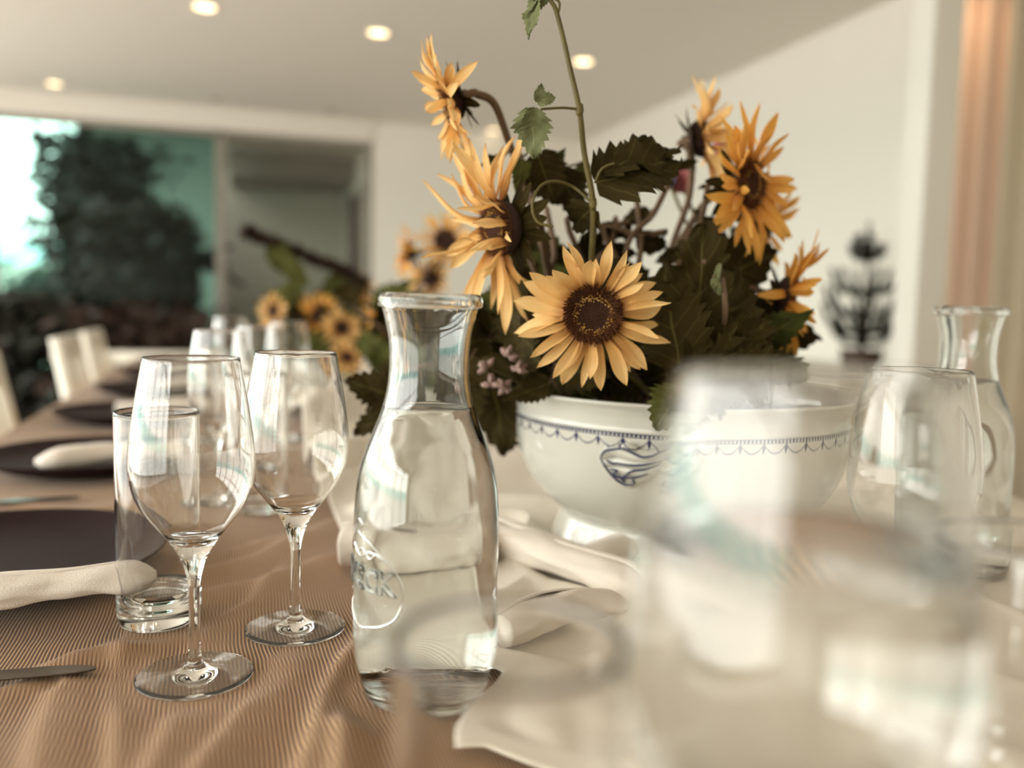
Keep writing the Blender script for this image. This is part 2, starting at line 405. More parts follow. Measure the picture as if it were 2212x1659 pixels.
TR = MB().tube([(0, 0, .1), (.01, 0, .4), (0, .0, .72)], [.016, .012, .005], 8).build('trunk', M_bark, t)
def needles(mb, pts, L, n):
    for k in range(n):
        i = random.random()*(len(pts)-1.01); j = int(i); p = pts[j].lerp(pts[j+1], i-j); tg = (pts[j+1]-pts[j]).normalized()
        v = Vector((random.gauss(0, 1), random.gauss(0, 1), random.gauss(0, 1))); v = (v-tg*v.dot(tg)).normalized()
        q = p+(v*.8+tg*.9)*L; s = tg.cross(v)*.0055
        mb.add([p-s, p+s, q], [(0, 1, 2)])
for tier, (z, L) in enumerate(((.17, .15), (.22, .19), (.30, .19), (.41, .16), (.58, .075), (.64, .05))):
    for k in range(6 if tier < 5 else 3):
        q = k*PI/3+tier*.5; ca, sa_ = math.cos(q), math.sin(q)
        pts = bez([(0, 0, z), (ca*L*.5, sa_*L*.5, z-.0), (ca*L*.85, sa_*L*.85, z+L*.25), (ca*L*1.0, sa_*L*1.0, z+L*.65)], 5)
        mb = MB().tube(pts, .010, 5); needles(mb, pts, .030, 150); mb.build('branch', M_leafbg, t)
mb = MB(); needles(mb, [Vector((0, 0, .15)), Vector((.01, 0, .4)), Vector((0, 0, .74))], .03, 300); o = mb.build('needles', M_leafbg, t); o['kind'] = 'stuff'

# ------------------------------------------------------------------ distant plants on the terrace
def frond(root, base, d, L, m, droop=.5, n=26, w=.3):
    d = Vector(d).normalized(); mb = MB(); pts = []
    for i in range(9):
        s = i/8; pts.append(base+d*L*s+Vector((0, 0, -droop*L*s*s)))
    mb.tube(pts, [.012*(1-.8*i/8) for i in range(9)], 5)
    for k in range(n):
        s = .2+.8*k/n; i = s*8; j = min(7, int(i)); p = pts[j].lerp(pts[j+1], i-j); tg = (pts[j+1]-pts[j]).normalized()
        sd = tg.cross(Vector((0, 0, 1))).normalized(); ll = L*w*math.sin(PI*(.12+.8*s))
        for sg in (-1, 1):
            q = p+sd*sg*ll*.8+tg*ll*.5+Vector((0, 0, -ll*.35)); wv = tg*.034
            mb.add([p-wv, p+wv, (p+q)/2+wv*1.2+Vector((0, 0, .02)), q], [(0, 1, 2), (0, 2, 3)])
    return mb.build('frond', m, root)
def palm(px, py, D, H, nf, L, lb, m, seed):
    random.seed(seed); p = at(px, py, D); t = thing('palm', lb, 'palm', (p.x, p.y, 0), 0)
    MB().lathe([(0, 0), (.16, 0), (.21, .35), (.2, .36), (.17, .33), (0, .33)], 24).build('pot', M_pot, t)
    MB().tube([(0, 0, .3), (.03, 0, H*.6), (0, 0, H)], [.06, .05, .04], 10).build('trunk', M_bark, t)
    for k in range(nf):
        q = k*2.4; el = random.uniform(-.1, .9); frond(t, Vector((0, 0, H)), (math.cos(q), math.sin(q), el), L*random.uniform(.8, 1.1), m, random.uniform(.3, .7))
palm(300, 420, 8.9, 1.75, 15, .75, 'tall feathery palm behind the teal glass, largest dark plant', M_leafbg, 1)
palm(385, 520, 8.6, 1.3, 15, .62, 'palm with fanned fronds behind the glass beside the grey window post', M_leafbg3, 2)
def bush(px, py, D, H, Rx, Rz, n, lb, m, seed, cat='shrub', name='shrub', leafsize=.09):
    random.seed(seed); p = at(px, py, D); t = thing(name, lb, cat, (p.x, p.y, 0), 0)
    MB().tube([(0, 0, 0), (.02, 0, H*.5), (0, 0, H*.9)], [.04, .03, .01], 8).build('trunk', M_bark, t)
    mb = MB()
    for k in range(n):
        v = Vector((random.gauss(0, .45), random.gauss(0, .45), random.uniform(-1, 1)))
        c = Vector((v.x*Rx, v.y*Rx, H+v.z*Rz)); x = Vector((random.gauss(0, 1), random.gauss(0, 1), random.gauss(0, .6))).normalized(); y = x.orthogonal().normalized()
        s = leafsize*random.uniform(.6, 1.3)
        wr, wa = ra_of(p+c)
        if (D > 7.9 and (wr > -.36 or wa < AB+.2)) or (D < 7.9 and wa > AB-.22): continue
        mb.add([c-x*s, c-x*s*.2+y*s*.45, c+x*s, c-x*s*.2-y*s*.45], [(0, 1, 2, 3)])
    o = mb.build('foliage', m, t); o['kind'] = 'stuff'; return t
bush(215, 500, 8.75, 1.75, .55, .8, 2000, 'dark broadleaved fig tree behind the glass at its bright left part', M_leafbg, 5, 'tree', 'fig_tree', .11)
bush(300, 640, 8.5, 1.1, .8, .75, 2600, 'dark brown leaved shrub below the tall palm', M_leafbg3, 6)
bush(100, 690, 8.6, .8, .32, .45, 500, 'small fresh green shrub at the lower left of the glass', M_leafbg2, 7)
bush(430, 700, 8.9, .8, .3, .6, 450, 'dull green shrub in front of the grey window post', M_leafbg2, 8)
# indoor plants left of the table, below the glass
bush(25, 820, 6.2, .55, .45, .45, 900, 'dark leafy indoor plant on the floor at the left edge behind the chairs', M_leafbg, 9, 'plant', 'indoor_plant')
bush(300, 760, 6.6, .5, .75, .42, 1300, 'low dark indoor plant on the floor in front of the window', M_leafbg3, 10, 'plant', 'indoor_plant')

# ------------------------------------------------------------------ where things stand (x, y) and their base radius
def gl(px, D): p = at(px, 829, D); return (p.x, p.y)
W1 = onz(421, 1460)[:2]; W2 = onz(638, 1357)[:2]; CAR = (at(924, 1000, .520).x, .520); TUM = onz(345, 1340)[:2]
NW = (at(1752, 800, .208).x, .208); NT = (at(1100, 1330, .210).x, .210); CAR2 = (at(2095, 700, .80).x, .80)
BOWL = (at(1472, 845, .87).x, .87); BOWL2 = (at(925, 700, 1.62).x, 1.62); BOWL3 = (at(705, 760, 2.3).x, 2.3)
FAR = [(476, 1.02), (560, 1.22), (622, 1.5), (498, 1.75)]; FARP = [gl(*q) for q in FAR]; TUM2 = gl(560, .98); TUM3 = gl(455, 1.45)
NG = (at(1992, 800, .53).x, .53); NT2 = (at(2240, 1200, .32).x, .32)
PLATE0 = Vector((-.444, .728)); STEP = Vector((-.1535, .476)); PLATES = [PLATE0+STEP*i for i in range(6)]
ON_CLOTH = [(NT2, .04), (W1, .045), (W2, .045), (TUM, .04), (CAR, .05), (NW, .05), (NT, .04), (TUM2, .04), (TUM3, .04)]+[(q, .045) for q in FARP]+[((q.x, q.y), .15) for q in PLATES]
ON_RUN = [(NG, .045), (BOWL, .145), (BOWL2, .10), (BOWL3, .10), (CAR2, .055)]
def press(X, Y, H, spots, top):             # the fabric lies flat under whatever stands on it
    for (x, y), R in spots:
        r, a = ra_of(Vector((x, y, 0))); d = np.hypot(X-r, Y-a); w = np.clip((d-R)/.02, 0, 1)
        H = np.where(H > top, H*w+top*(1-w), H)
    return H

# ------------------------------------------------------------------ table
T0, T1, A0, A1 = -.39, 1.02, -.35, 3.75
tb = thing('dining_table', 'long dining table under the striped brown cloth', 'table', (0, 0, 0), TH)
MB().box(T0+.01, T1-.01, A0+.01, A1-.01, TZ-.045, TZ-.008, .004).build('tabletop', M_wood, tb)
for x in (T0+.09, T1-.09):
    for y in (A0+.1, (A0+A1)/2, A1-.1): MB().box(x-.04, x+.04, y-.04, y+.04, 0, TZ-.045, .004).build('leg', M_wood, tb)
for x in (T0+.09, T1-.09): MB().box(x-.012, x+.012, A0+.14, A1-.14, TZ-.13, TZ-.045).build('apron', M_wood, tb)
# pleats of the gauze cloth, as lines across the table
PL = [([(587, 1241), (540, 1300), (477, 1336), (300, 1392), (120, 1430)], .0022, .014), ([(700, 1205), (600, 1245), (488, 1267), (380, 1300)], .0022, .016),
      ([(800, 1330), (767, 1402), (716, 1490), (661, 1659), (640, 1800)], .005, .020), ([(600, 1420), (551, 1509), (500, 1580), (441, 1655), (380, 1800)], .0028, .018),
      ([(400, 1440), (396, 1524), (341, 1652), (290, 1800)], .003, .022), ([(262, 1390), (256, 1500), (250, 1652), (240, 1800)], .003, .016),
      ([(264, 1380), (160, 1420), (55, 1476), (-80, 1520)], .0025, .014), ([(430, 1290), (430, 1380), (445, 1480)], .0016, .012),
      ([(640, 1160), (560, 1200), (470, 1225), (330, 1250)], .002, .018), ([(730, 1120), (650, 1150), (560, 1170)], .002, .02),
      ([(0, 1085), (160, 1100), (270, 1095)], .002, .02), ([(760, 1500), (740, 1580), (735, 1700)], .004, .014), ([(120, 1500), (90, 1580), (70, 1700)], .003, .02)]
xs = np.arange(T0-.015, T1+.016, .004); ys = [A0-.015]
while ys[-1] < A1+.01: ys.append(ys[-1]+(.004 if .25 < ys[-1] < 1.15 else .02 if ys[-1] < 2 else .06))
ys = np.array(ys); XX, YY = np.meshgrid(xs, ys); H = np.zeros_like(XX); FM = np.zeros_like(XX); SH = np.zeros_like(XX)
for pts, amp, wd_ in PL:
    q = [ra_of(onz(*p)) for p in pts]
    best = np.full(XX.shape, 1e9); side = np.zeros_like(XX)
    for (x0, y0), (x1, y1) in zip(q, q[1:]):
        dx, dy = x1-x0, y1-y0; L2 = dx*dx+dy*dy
        t = np.clip(((XX-x0)*dx+(YY-y0)*dy)/L2, 0, 1); ex, ey = XX-x0-t*dx, YY-y0-t*dy
        dd = np.hypot(ex, ey); sd = np.sign(ex*dy-ey*dx)*-1
        mk_ = dd < best; best = np.where(mk_, dd, best); side = np.where(mk_, sd, side)
    one = np.where(side > 0, best/(wd_*1.6), best/(wd_*.35))
    H += amp*np.exp(-one**2); FM += np.exp(-(one)**2); SH += amp*np.exp(-(best/wd_)**2)*side
for s, am in ((9.0, .0012), (21.0, .0006)):
    nn = np.array([noise.noise(Vector((x*s, y*s*.6, s))) for y in ys for x in xs[::4]]).reshape(len(ys), -1)
    nn = np.array([np.interp(xs, xs[::4][:nn.shape[1]], row) for row in nn]); H += am*(nn+.6)
edge = np.minimum(np.minimum(XX-T0, T1-XX), np.minimum(YY-A0, A1-YY)); drop = np.where(edge < 0, -.18, 0.0)
H = press(XX, YY, H*1.5, ON_CLOTH, .0033)
me = bpy.data.meshes.new('tablecloth'); nr, nc = XX.shape
co = np.stack([XX, YY, TZ-.0035+H*1.0+drop], -1).reshape(-1, 3)
idx = np.arange(nr*nc).reshape(nr, nc); fc = np.stack([idx[:-1, :-1], idx[:-1, 1:], idx[1:, 1:], idx[1:, :-1]], -1).reshape(-1, 4)
me.vertices.add(len(co)); me.vertices.foreach_set('co', co.ravel()); me.loops.add(fc.size); me.loops.foreach_set('vertex_index', fc.ravel())
me.polygons.add(len(fc)); me.polygons.foreach_set('loop_start', np.arange(len(fc))*4); me.polygons.foreach_set('loop_total', np.full(len(fc), 4)); me.update(calc_edges=True)
me.polygons.foreach_set('use_smooth', [True]*len(fc))
for nm, arr in (('fold', FM), ('shift', SH)):
    at_ = me.attributes.new(nm, 'FLOAT', 'POINT'); at_.data.foreach_set('value', arr.ravel().astype(np.float32))
M_cloth = mat('striped_gauze', (150, 108, 70), .8, sheen=.15); X = NX(M_cloth); x = X.xyz('Object')
fa = X.n('ShaderNodeAttribute'); fa.attribute_name = 'fold'; sh = X.n('ShaderNodeAttribute'); sh.attribute_name = 'shift'
wn_ = X.noise(7, X.co, 2); s = X.m('ADD', x[0], X.m('ADD', X.m('MULTIPLY', wn_, .010), X.m('MULTIPLY', sh.outputs[2], .45)))
tri = X.m('ABSOLUTE', X.m('SUBTRACT', X.m('FRACT', X.m('DIVIDE', s, .0025)), .5))
st = X.m('MULTIPLY', X.m('MINIMUM', X.m('MAXIMUM', X.m('SUBTRACT', tri, .2), 0.0), .16), 6.2)
s2 = X.m('ADD', X.m('MULTIPLY', x[0], 1.04), X.m('MULTIPLY', x[1], .13))
tri2 = X.m('ABSOLUTE', X.m('SUBTRACT', X.m('FRACT', X.m('DIVIDE', s2, .0027)), .5)); st2 = X.m('MULTIPLY', X.m('GREATER_THAN', tri2, .3), .5)
f2 = X.m('MINIMUM', fa.outputs[2], 1.0)
cl = X.mix(st, lin((80, 50, 28)), lin((196, 158, 116))); cl = X.mix(X.m('MULTIPLY', f2, .75), cl, X.mix(st2, lin((140, 106, 74)), lin((202, 168, 128))))
X.T.links.new(cl, X.bsdf().inputs['Base Color']); X.T.links.new(X.bump(st, .35, .0006), X.bsdf().inputs['Normal'])
cl_o = link('tablecloth', me, M_cloth); cl_o.rotation_euler = (0, 0, TH)
tag(cl_o, 'brown striped gauze tablecloth with light pleats covering the long table', 'tablecloth')

# linen runner, bunched, under the bowls
M_linen = mat('cream_linen', (226, 218, 203), .85, sheen=.2); X = NX(M_linen); x = X.xyz('Object')
wv = X.m('ADD', X.m('SINE', X.m('MULTIPLY', x[0], 6200.0)), X.m('SINE', X.m('MULTIPLY', x[1], 6200.0)))
X.T.links.new(X.bump(X.m('ADD', wv, X.m('MULTIPLY', X.noise(500, X.co), 3.0)), .18, .0004), X.bsdf().inputs['Normal'])
R0, R1, B0, B1 = .10, .96, .40, 3.4
bc = at(1470, 845, .87); br, ba = ra_of(bc)
BOWLS = [(br, ba, .135), ]
RFOLD = [([(1085, 1250), (1180, 1260), (1290, 1330)], .012, .014),
         ([(1085, 1300), (1180, 1310), (1270, 1270)], .016, .02), ([(1090, 1420), (1180, 1350), (1330, 1330)], .014, .02), 
         ([(600, 900), (680, 870), (760, 840)], .05, .05), ([(640, 1000), (720, 960), (800, 950)], .035, .035), ([(1040, 1560), (1100, 1500), (1300, 1480)], .008, .03),
         ([(1400, 1450), (1600, 1400), (1900, 1420)], .012, .03), ([(760, 1080), (840, 1060), (960, 1050)], .03, .03), ([(1950, 1080), (2060, 1050), (2200, 1040)], .03, .03)]
rx = np.arange(R0-.03, R1, .005); ry = [B0]
while ry[-1] < B1: ry.append(ry[-1]+(.005 if ry[-1] < 1.3 else .012 if ry[-1] < 2.2 else .03))
ry = np.array(ry); X2, Y2 = np.meshgrid(rx, ry); H2 = np.full_like(X2, .004)
for pts, amp, wd_ in RFOLD:
    q = [ra_of(onz(p[0], p[1], TZ+amp*.6)) for p in pts]; best = np.full(X2.shape, 1e9)
    for (x0, y0), (x1, y1) in zip(q, q[1:]):
        dx, dy = x1-x0, y1-y0; L2 = dx*dx+dy*dy; t = np.clip(((X2-x0)*dx+(Y2-y0)*dy)/L2, 0, 1)
        best = np.minimum(best, np.hypot(X2-x0-t*dx, Y2-y0-t*dy))
    H2 = np.maximum(H2, amp*np.exp(-(best/wd_)**2.4))
nn = np.array([[noise.noise(Vector((x*5+noise.noise(Vector((x*4, y*4, 3)))*1.4, y*7, 1))) for x in rx] for y in ry])
n3 = np.array([[noise.noise(Vector((x*13, y*9, 7))) for x in rx] for y in ry])
H2 += .018*np.clip(1-np.abs(nn)*3.0, 0, 1)**1.5*np.clip((Y2-.5)*3, 0.25, 1)+.004*np.abs(n3)
H2 = press(X2, Y2, H2, ON_RUN, .004)
frac = (X2-rx[0])/(rx[-1]-rx[0]); XN = R0+(R1-R0)*frac
near = np.maximum(.425-.85*np.clip(XN-.12, 0, 1), .13)+.006*np.sin(XN*30)
YR = Y2+np.clip(1-(Y2-B0)/.42, 0, 1)*(near-B0)
left = R0+.004+.058*np.exp(-((YR-.512)/.042)**2)+.02*np.sin(YR*9)*np.clip(YR-1, 0, 1)
XR = left+(R1-left)*frac
V = np.stack([XR, YR, TZ+H2], -1).reshape(-1, 3); nr, nc = X2.shape; idx = np.arange(nr*nc).reshape(nr, nc)
fc = np.stack([idx[:-1, :-1], idx[:-1, 1:], idx[1:, 1:], idx[1:, :-1]], -1).reshape(-1, 4)
o = mk('linen_runner', V.tolist(), fc.tolist(), M_linen); o.rotation_euler = (0, 0, TH)
sm = o.modifiers.new('thickness', 'SOLIDIFY'); sm.thickness = .0012; sm.offset = -1
tag(o, 'crumpled cream linen runner along the middle of the table under the flower bowl', 'table runner')

# ------------------------------------------------------------------ wine glasses
H1 = lambda y, D=.537, sh=16.7: .243-D*math.tan(math.atan((y+sh-829.5)/F)+PITCH)
OUT = [(.0036, .060), (.0049, .068), (.0083, .0787), (.0140, .0885), (.0228, .1000), (.0312, .1115), (.0362, .1235), (.0380, .1350), (.0380, .1450), (.0366, .1600), (.0341, .1770), (.0311, .1940), (.0290, .2055)]
def wine_glass(label, x, y, z, s=1.0, group=None, seg=72, fill=0):
    t = thing('wine_glass', label, 'wine glass', (x, y, z), 0, group)
    if not hasattr(wine_glass, 'me'):
        out = spl(OUT, 5); th = .0009
        inner = [(r-th, zz) for r, zz in out if zz > .094]
        rim = [(out[-1][0]-.0001, .2059), (out[-1][0]-.00045, .2062), (out[-1][0]-.0008, .2059)]
        bowl = out+rim+list(reversed(inner))+[(.0145, .0925), (.0095, .0905), (.0045, .0895), (0, .0893)]
        stem = spl([(.0044, .011), (.0037, .018), (.0034, .030), (.0034, .050), (.0036, .060)], 6)
        foot = [(0, .0008), (.012, .0006), (.030, .0002), (.0352, 0), (.0362, .0004), (.0364, .0012), (.0358, .0017)]+spl([(.0358, .0017), (.028, .0024), (.018, .0036), (.010, .0058), (.0062, .0082), (.0044, .011)], 6)
        wine_glass.me = [MB().lathe(p, seg).mesh(n) for p, n in ((bowl, 'bowl'), (stem, 'stem'), (foot, 'foot'))]
    if fill:
        out = spl(OUT, 5); wi = [(r-.00075, zz) for r, zz in out if .094 < zz < fill]
        w_ = MB().lathe([(0, .0892), (.0045, .0894), (.0095, .0904), (.0147, .0924)]+wi+[(wi[-1][0], fill), (wi[-1][0]-.002, fill-.0012), (0, fill-.0014)], seg).build('water', M_water, t); w_.scale = (s, s, s)
    for me in wine_glass.me:
        o = link(me.name.split('.')[0], me, M_glass, t); o.scale = (s, s, s)
    return t
G = 'wine glasses set out along the table'
wine_glass('empty wine glass in front of the straight tumbler, closest of the sharp ones', W1[0], W1[1], TZ, 1, G)
wine_glass('empty wine glass left of the water carafe, half behind another glass', W2[0], W2[1], TZ, 1, G)
wine_glass('wine glass behind the very large blurred one, its rim ending left of the right-hand carafe', NG[0], NG[1], TZ+.004, 1, G)
wine_glass('very large blurred wine glass close to the lens, hiding half the flower bowl', NW[0], NW[1], TZ, 1.11, G, 72, .168)
FL = ['blurred wine glass straight behind the gap between the two sharp ones', 'blurred wine glass seen through the bowl of the second sharp one',
      'small blurred wine glass in front of the far yellow flowers', 'furthest small blurred wine glass beside the dark plates']
for (x, y), lb in zip(FARP, FL): wine_glass(lb, x, y, TZ, 1, G)

# ------------------------------------------------------------------ tumblers
def tumbler(label, x, y, z=TZ, water=True):
    t = thing('tumbler', label, 'drinking glass', (x, y, z), 0, 'straight water tumblers')
    R, Hh = .0300, .160
    if not hasattr(tumbler, 'me'):
        wall = [(R-.0008, .006), (R, .012), (R, .0135), (R, .05), (R, .10), (R, Hh-.004), (R, Hh-.002), (R-.0004, Hh-.0003), (R-.0010, Hh), (R-.0016, Hh-.0005), (R-.0018, Hh-.003), (R-.0018, Hh-.005), (R-.0018, .10), (R-.0018, .05), (R-.0018, .019), (R-.0020, .0165), (R-.0035, .0125)]
        base = spl([(R-.0035, .0125), (R-.008, .0115), (0, .0108)], 4)+spl([(0, .0012), (R-.012, .0010), (R-.006, 0), (R-.003, .0006), (R-.0015, .003), (R-.0008, .006)], 4)
        wat = [(0, .0109), (R-.008, .0113), (R-.0034, .0124), (R-.00185, .017), (R-.00165, .0270), (R-.0035, .0262), (R-.006, .026), (0, .026)]
        tumbler.me = [MB().lathe(wall, 64).mesh('glass_wall'), MB().lathe(base, 64).mesh('glass_base'), MB().lathe(wat, 64).mesh('water')]
    for i, me in enumerate(tumbler.me):
        if i == 2 and not water: continue
        o = link(['glass_wall', 'glass_base', 'water'][i], me, M_water if i == 2 else M_glass, t)
tumbler('straight clear tumbler with a little water behind the closest sharp wine glass', *TUM)
tumbler('large blurred tumbler close to the lens in front of the carafe', *NT)
tumbler('large blurred tumbler cut by the right edge', *NT2)
tumbler('blurred tumbler standing behind the second sharp wine glass', TUM2[0], TUM2[1], TZ, False)
tumbler('small blurred tumbler near the second dark plate', TUM3[0], TUM3[1], TZ, False)

# ------------------------------------------------------------------ carafes
CP = [(.0375, .0030), (.0400, .012), (.0430, .024), (.0443, .036), (.0446, .060), (.0446, .090), (.0445, .110), (.0438, .125), (.0415, .142), (.0375, .155), (.0325, .168), (.0280, .180), (.0250, .194), (.0241, .207), (.0249, .222), (.0275, .235), (.0290, .2405)]
def carafe(label, x, y, z, level, emblem=False, jar=M_jar):
    t = thing('carafe', label, 'carafe', (x, y, z), 0, 'pressed glass water carafes'); out = spl(CP, 5); th = .0030
    inn = [(r-th, zz) for r, zz in out if zz > .010]
    body = spl([(0, .004), (.020, .0035), (.030, .0008), (.034, 0), (.0375, .003)], 4)+out[1:]
    inner = list(reversed(inn))+spl([inn[0], (.030, .0085), (.015, .0095), (0, .010)], 3)
    lip = spl([(.0290, .2405), (.0311, .2412), (.0318, .2437), (.0316, .2470), (.0300, .2490), (.0285, .2492), (.0268, .2480), (.0260, .2440), (.0260, .2405)], 4)
    MB().lathe(body, 96).build('outer_wall', jar, t)
    MB().lathe(lip+[inner[0]], 96).build('lip', jar, t); MB().lathe(inner, 96).build('inner_wall', jar, t)
    wi = [(r-th+.00015, zz) for r, zz in out if .010 < zz < level]; rl = wi[-1][0]
    wat = [(0, .0098), (.015, .0093), (.0302, .0083)]+wi+[(rl, level), (rl-.001, level-.0008), (rl-.003, level-.0014), (0, level-.0015)]
    MB().lathe(wat, 96).build('water', M_water, t)
    if emblem:
        R = .0446
        def on(u, v, h): q = (-PI/2+CEN)+u/R; return Vector(((R+h)*math.cos(q), (R+h)*math.sin(q), v))
        CEN = -53*D2R
        # fruit outline, leaves and seeds pressed into the glass
        body_ = [(0, .094), (.008, .0985), (.017, .096), (.0245, .090), (.0285, .081), (.0288, .072), (.0245, .062), (.017, .0565), (.008, .0535), (0, .0515), (-.008, .0535), (-.017, .0565), (-.0245, .062), (-.0288, .072), (-.0285, .081), (-.0245, .090), (-.017, .096), (-.008, .0985), (0, .094)]
        leafs = [[(-.020, .0955), (-.012, .1030), (-.008, .1060), (-.006, .1130), (-.002, .1160), (.001, .1130), (-.003, .1085), (.006, .1050), (.012, .1010), (.021, .0945)],
                 [(-.013, .0960), (-.009, .1000), (-.004, .0955), (.002, .0995), (.008, .0945), (.013, .0985), (.016, .0950)]]
        for nm, ps in [('embossed_fruit_outline', body_)]+[('embossed_leaf', l) for l in leafs]:
            pts = [on(p.x*1.12, p.y, .00005) for p in bez([(a, b, 0) for a, b in ps], 6)]; MB().tube(pts, .00055, 8).build(nm, jar, t)
        mb = MB()
        for u, v in ((-.010, .0905), (.004, .0895), (.0165, .088), (.022, .0825), (-.018, .0875), (-.004, .086), (.015, .0665), (.008, .0605), (-.003, .0635), (-.012, .0655), (-.0195, .0695), (.0, .0575), (.021, .0695)):
            c = on(u, v, 0); nrm = Vector((c.x, c.y, 0)).normalized(); tx = Vector((-nrm.y, nrm.x, 0)); V = []; Fc = []
            for i in range(5):
                ph = i/4*PI/2
                for j in range(10): q = 2*PI*j/10; V.append(c+(tx*math.cos(q)*.0009+Vector((0, 0, 1))*math.sin(q)*.0014)*math.cos(ph)+nrm*(math.sin(ph)*.0008-.0003))
            for i in range(4):
                for j in range(10): Fc.append((i*10+j, i*10+(j+1) % 10, (i+1)*10+(j+1) % 10, (i+1)*10+j))
            mb.add(V, Fc)
        mb.build('embossed_seeds', jar, t)
        for ch, uc in (('W', -.0165), ('E', -.0010), ('C', .0095), ('K', .0212)):
            cu = bpy.data.curves.new('letter', 'FONT'); cu.body = ch; cu.size = .0185; cu.extrude = .0010; cu.bevel_depth = .00045; cu.bevel_resolution = 2; cu.align_x = 'CENTER'; cu.offset = .00025; cu.resolution_u = 6
            ob = bpy.data.objects.new('tmp', cu); C.objects.link(ob); dg = bpy.context.evaluated_depsgraph_get(); me = bpy.data.meshes.new_from_object(ob.evaluated_get(dg)); bpy.data.objects.remove(ob)
            me.name = 'embossed_letter'
            for v in me.vertices:
                p = on(uc+v.co.x*.95, .0755+v.co.y, v.co.z); v.co = p
            me.materials.clear(); link('embossed_letter', me, jar, t)
    return t
carafe('clear glass carafe of water with embossed strawberry, centre of the table', CAR[0], CAR[1], TZ, .181, True)
carafe('water carafe partly cut by the right edge, behind the large blurred glass', CAR2[0], CAR2[1], TZ+.004, .181)

# ------------------------------------------------------------------ plates, napkins, knives
PP = spl([(.070, .001), (.085, .0), (.090, .003), (.118, .009), (.1340, .018), (.1385, .0215), (.1395, .0232), (.1385, .0243), (.1340, .0225), (.118, .0150), (.095, .0105), (.060, .0095), (0, .0095)], 4)
PP = [(0, .004), (.068, .004)]+PP
pme = MB().lathe(PP, 96).mesh('plate')
PLB = ['dark stoneware plate cut by the left edge, closest of the row, napkin roll on it', 'dark stoneware plate second from the lens along the table edge', 'dark stoneware plate third along the table edge, beside the white chairs',
       'small blurred dark plate fourth along the table edge', 'small blurred dark plate fifth along the table edge', 'furthest small dark plate at the table end']
for i, p in enumerate(PLATES):
    if i > 5: break
    o = link('plate', pme, M_plate, None, (p.x, p.y, TZ)); tag(o, PLB[i], 'plate', 'dark plates along the table edge')
M_nap = mat('napkin_linen', (230, 220, 207), .85, bump=.35, bscale=900, sheen=.2)
def napkin(label, p0, p1, rad, seed, wav=.01):
    random.seed(seed); p0 = Vector(p0); p1 = Vector(p1); L = (p1-p0).length; t = (p1-p0).normalized(); s = Vector((-t.y, t.x, 0)); n = 40
    V = []; Fc = []; m = 28
    for i in range(n+1):
        u = i/n; c = p0.lerp(p1, u)+s*wav*math.sin(u*5+seed)+Vector((0, 0, .004*math.sin(u*PI)))
        R = rad*(1+.10*math.sin(u*7+seed))*(1 if u < .86 else max(.3, 1-((u-.86)/.14)**2*.7))
        for j in range(m):
            q = 2*PI*j/m; k = 1+.22*noise.noise(Vector((math.cos(q)*1.6, math.sin(q)*1.6, u*5+seed)))+.06*math.sin(q*3+u*4)+.05*noise.noise(Vector((math.cos(q)*6, math.sin(q)*6, u*14+seed)))
            V.append(c+s*(math.cos(q)*R*1.35*k)+Vector((0, 0, (math.sin(q)*R*.85*k))))
    for i in range(n):
        for j in range(m): a = i*m+j; b = i*m+(j+1) % m; Fc.append((a, b, b+m, a+m))
    Fc.append(tuple(range(m))[::-1]); Fc.append(tuple(n*m+j for j in range(m)))
    root = thing('napkin', label, 'napkin', (p0.x, p0.y, p0.z), 0, 'rolled white napkins on the dark plates')
    mk('rolled_cloth', [v-p0 for v in V], Fc, M_nap, root)
    # free hem of the roll, running along its top and spiralling in at the end
    V = []; Fc = []
    for i in range(n+1):
        u = i/n*.985; c = p0.lerp(p1, u)+s*wav*math.sin(u*5+seed)+Vector((0, 0, .004*math.sin(u*PI)))
        R = rad*(1+.10*math.sin(u*7+seed))*(1 if u < .86 else max(.3, 1-((u-.86)/.14)**2*.7))
        for j in range(9):
            q = -1.0+j*.30+.35*math.sin(u*2.2+seed); k = 1.10+.03*math.sin(u*9+j)
            V.append(c+s*(math.cos(q)*R*1.35*k)+Vector((0, 0, math.sin(q)*R*.85*k))-p0)
    for i in range(n):
        for j in range(8): a = i*9+j; Fc.append((a, a+1, a+10, a+9))
    o = mk('hem_flap', V, Fc, M_nap, root); md = o.modifiers.new('thickness', 'SOLIDIFY'); md.thickness = .0012
    return root
z0 = TZ+.030
a = onz(-120, 1300, z0); b = onz(338, 1240, z0+.004); napkin('rolled white napkin lying across the closest dark plate', (a.x, a.y, z0-.001), (b.x, b.y, z0+.003), .0125, 1.0, .004)
a = onz(75, 1000, z0-.004); b = onz(420, 968, z0); napkin('rolled white napkin lying across the second dark plate', (b.x, b.y, z0-.003), (a.x, a.y, z0-.002), .015, 2.0, .006)
z1 = TZ+.022
for p0, p1, r_, wv_, lb in (((742, 1178), (1075, 1190), .019, .003, 'rolled cream napkin lying behind the carafe, its round end showing on the left'), ((1062, 1150), (1400, 1285), .017, -.006, 'twisted cream napkin right of the carafe, slanting toward the large blurred glass'),
    ((1425, 1150), (1265, 1215), .015, .004, 'short cream napkin fold at the foot of the flower bowl'), ((1075, 1345), (1345, 1290), .013, .005, 'cream napkin fold seen through the large blurred tumbler')):
    a = onz(p0[0], p0[1], z1); b = onz(p1[0], p1[1], z1); napkin(lb, (a.x, a.y, TZ+r_*.9+.006), (b.x, b.y, TZ+r_*.9+.006), r_, r_*400, wv_)['group'] = 'cream napkins on the runner'
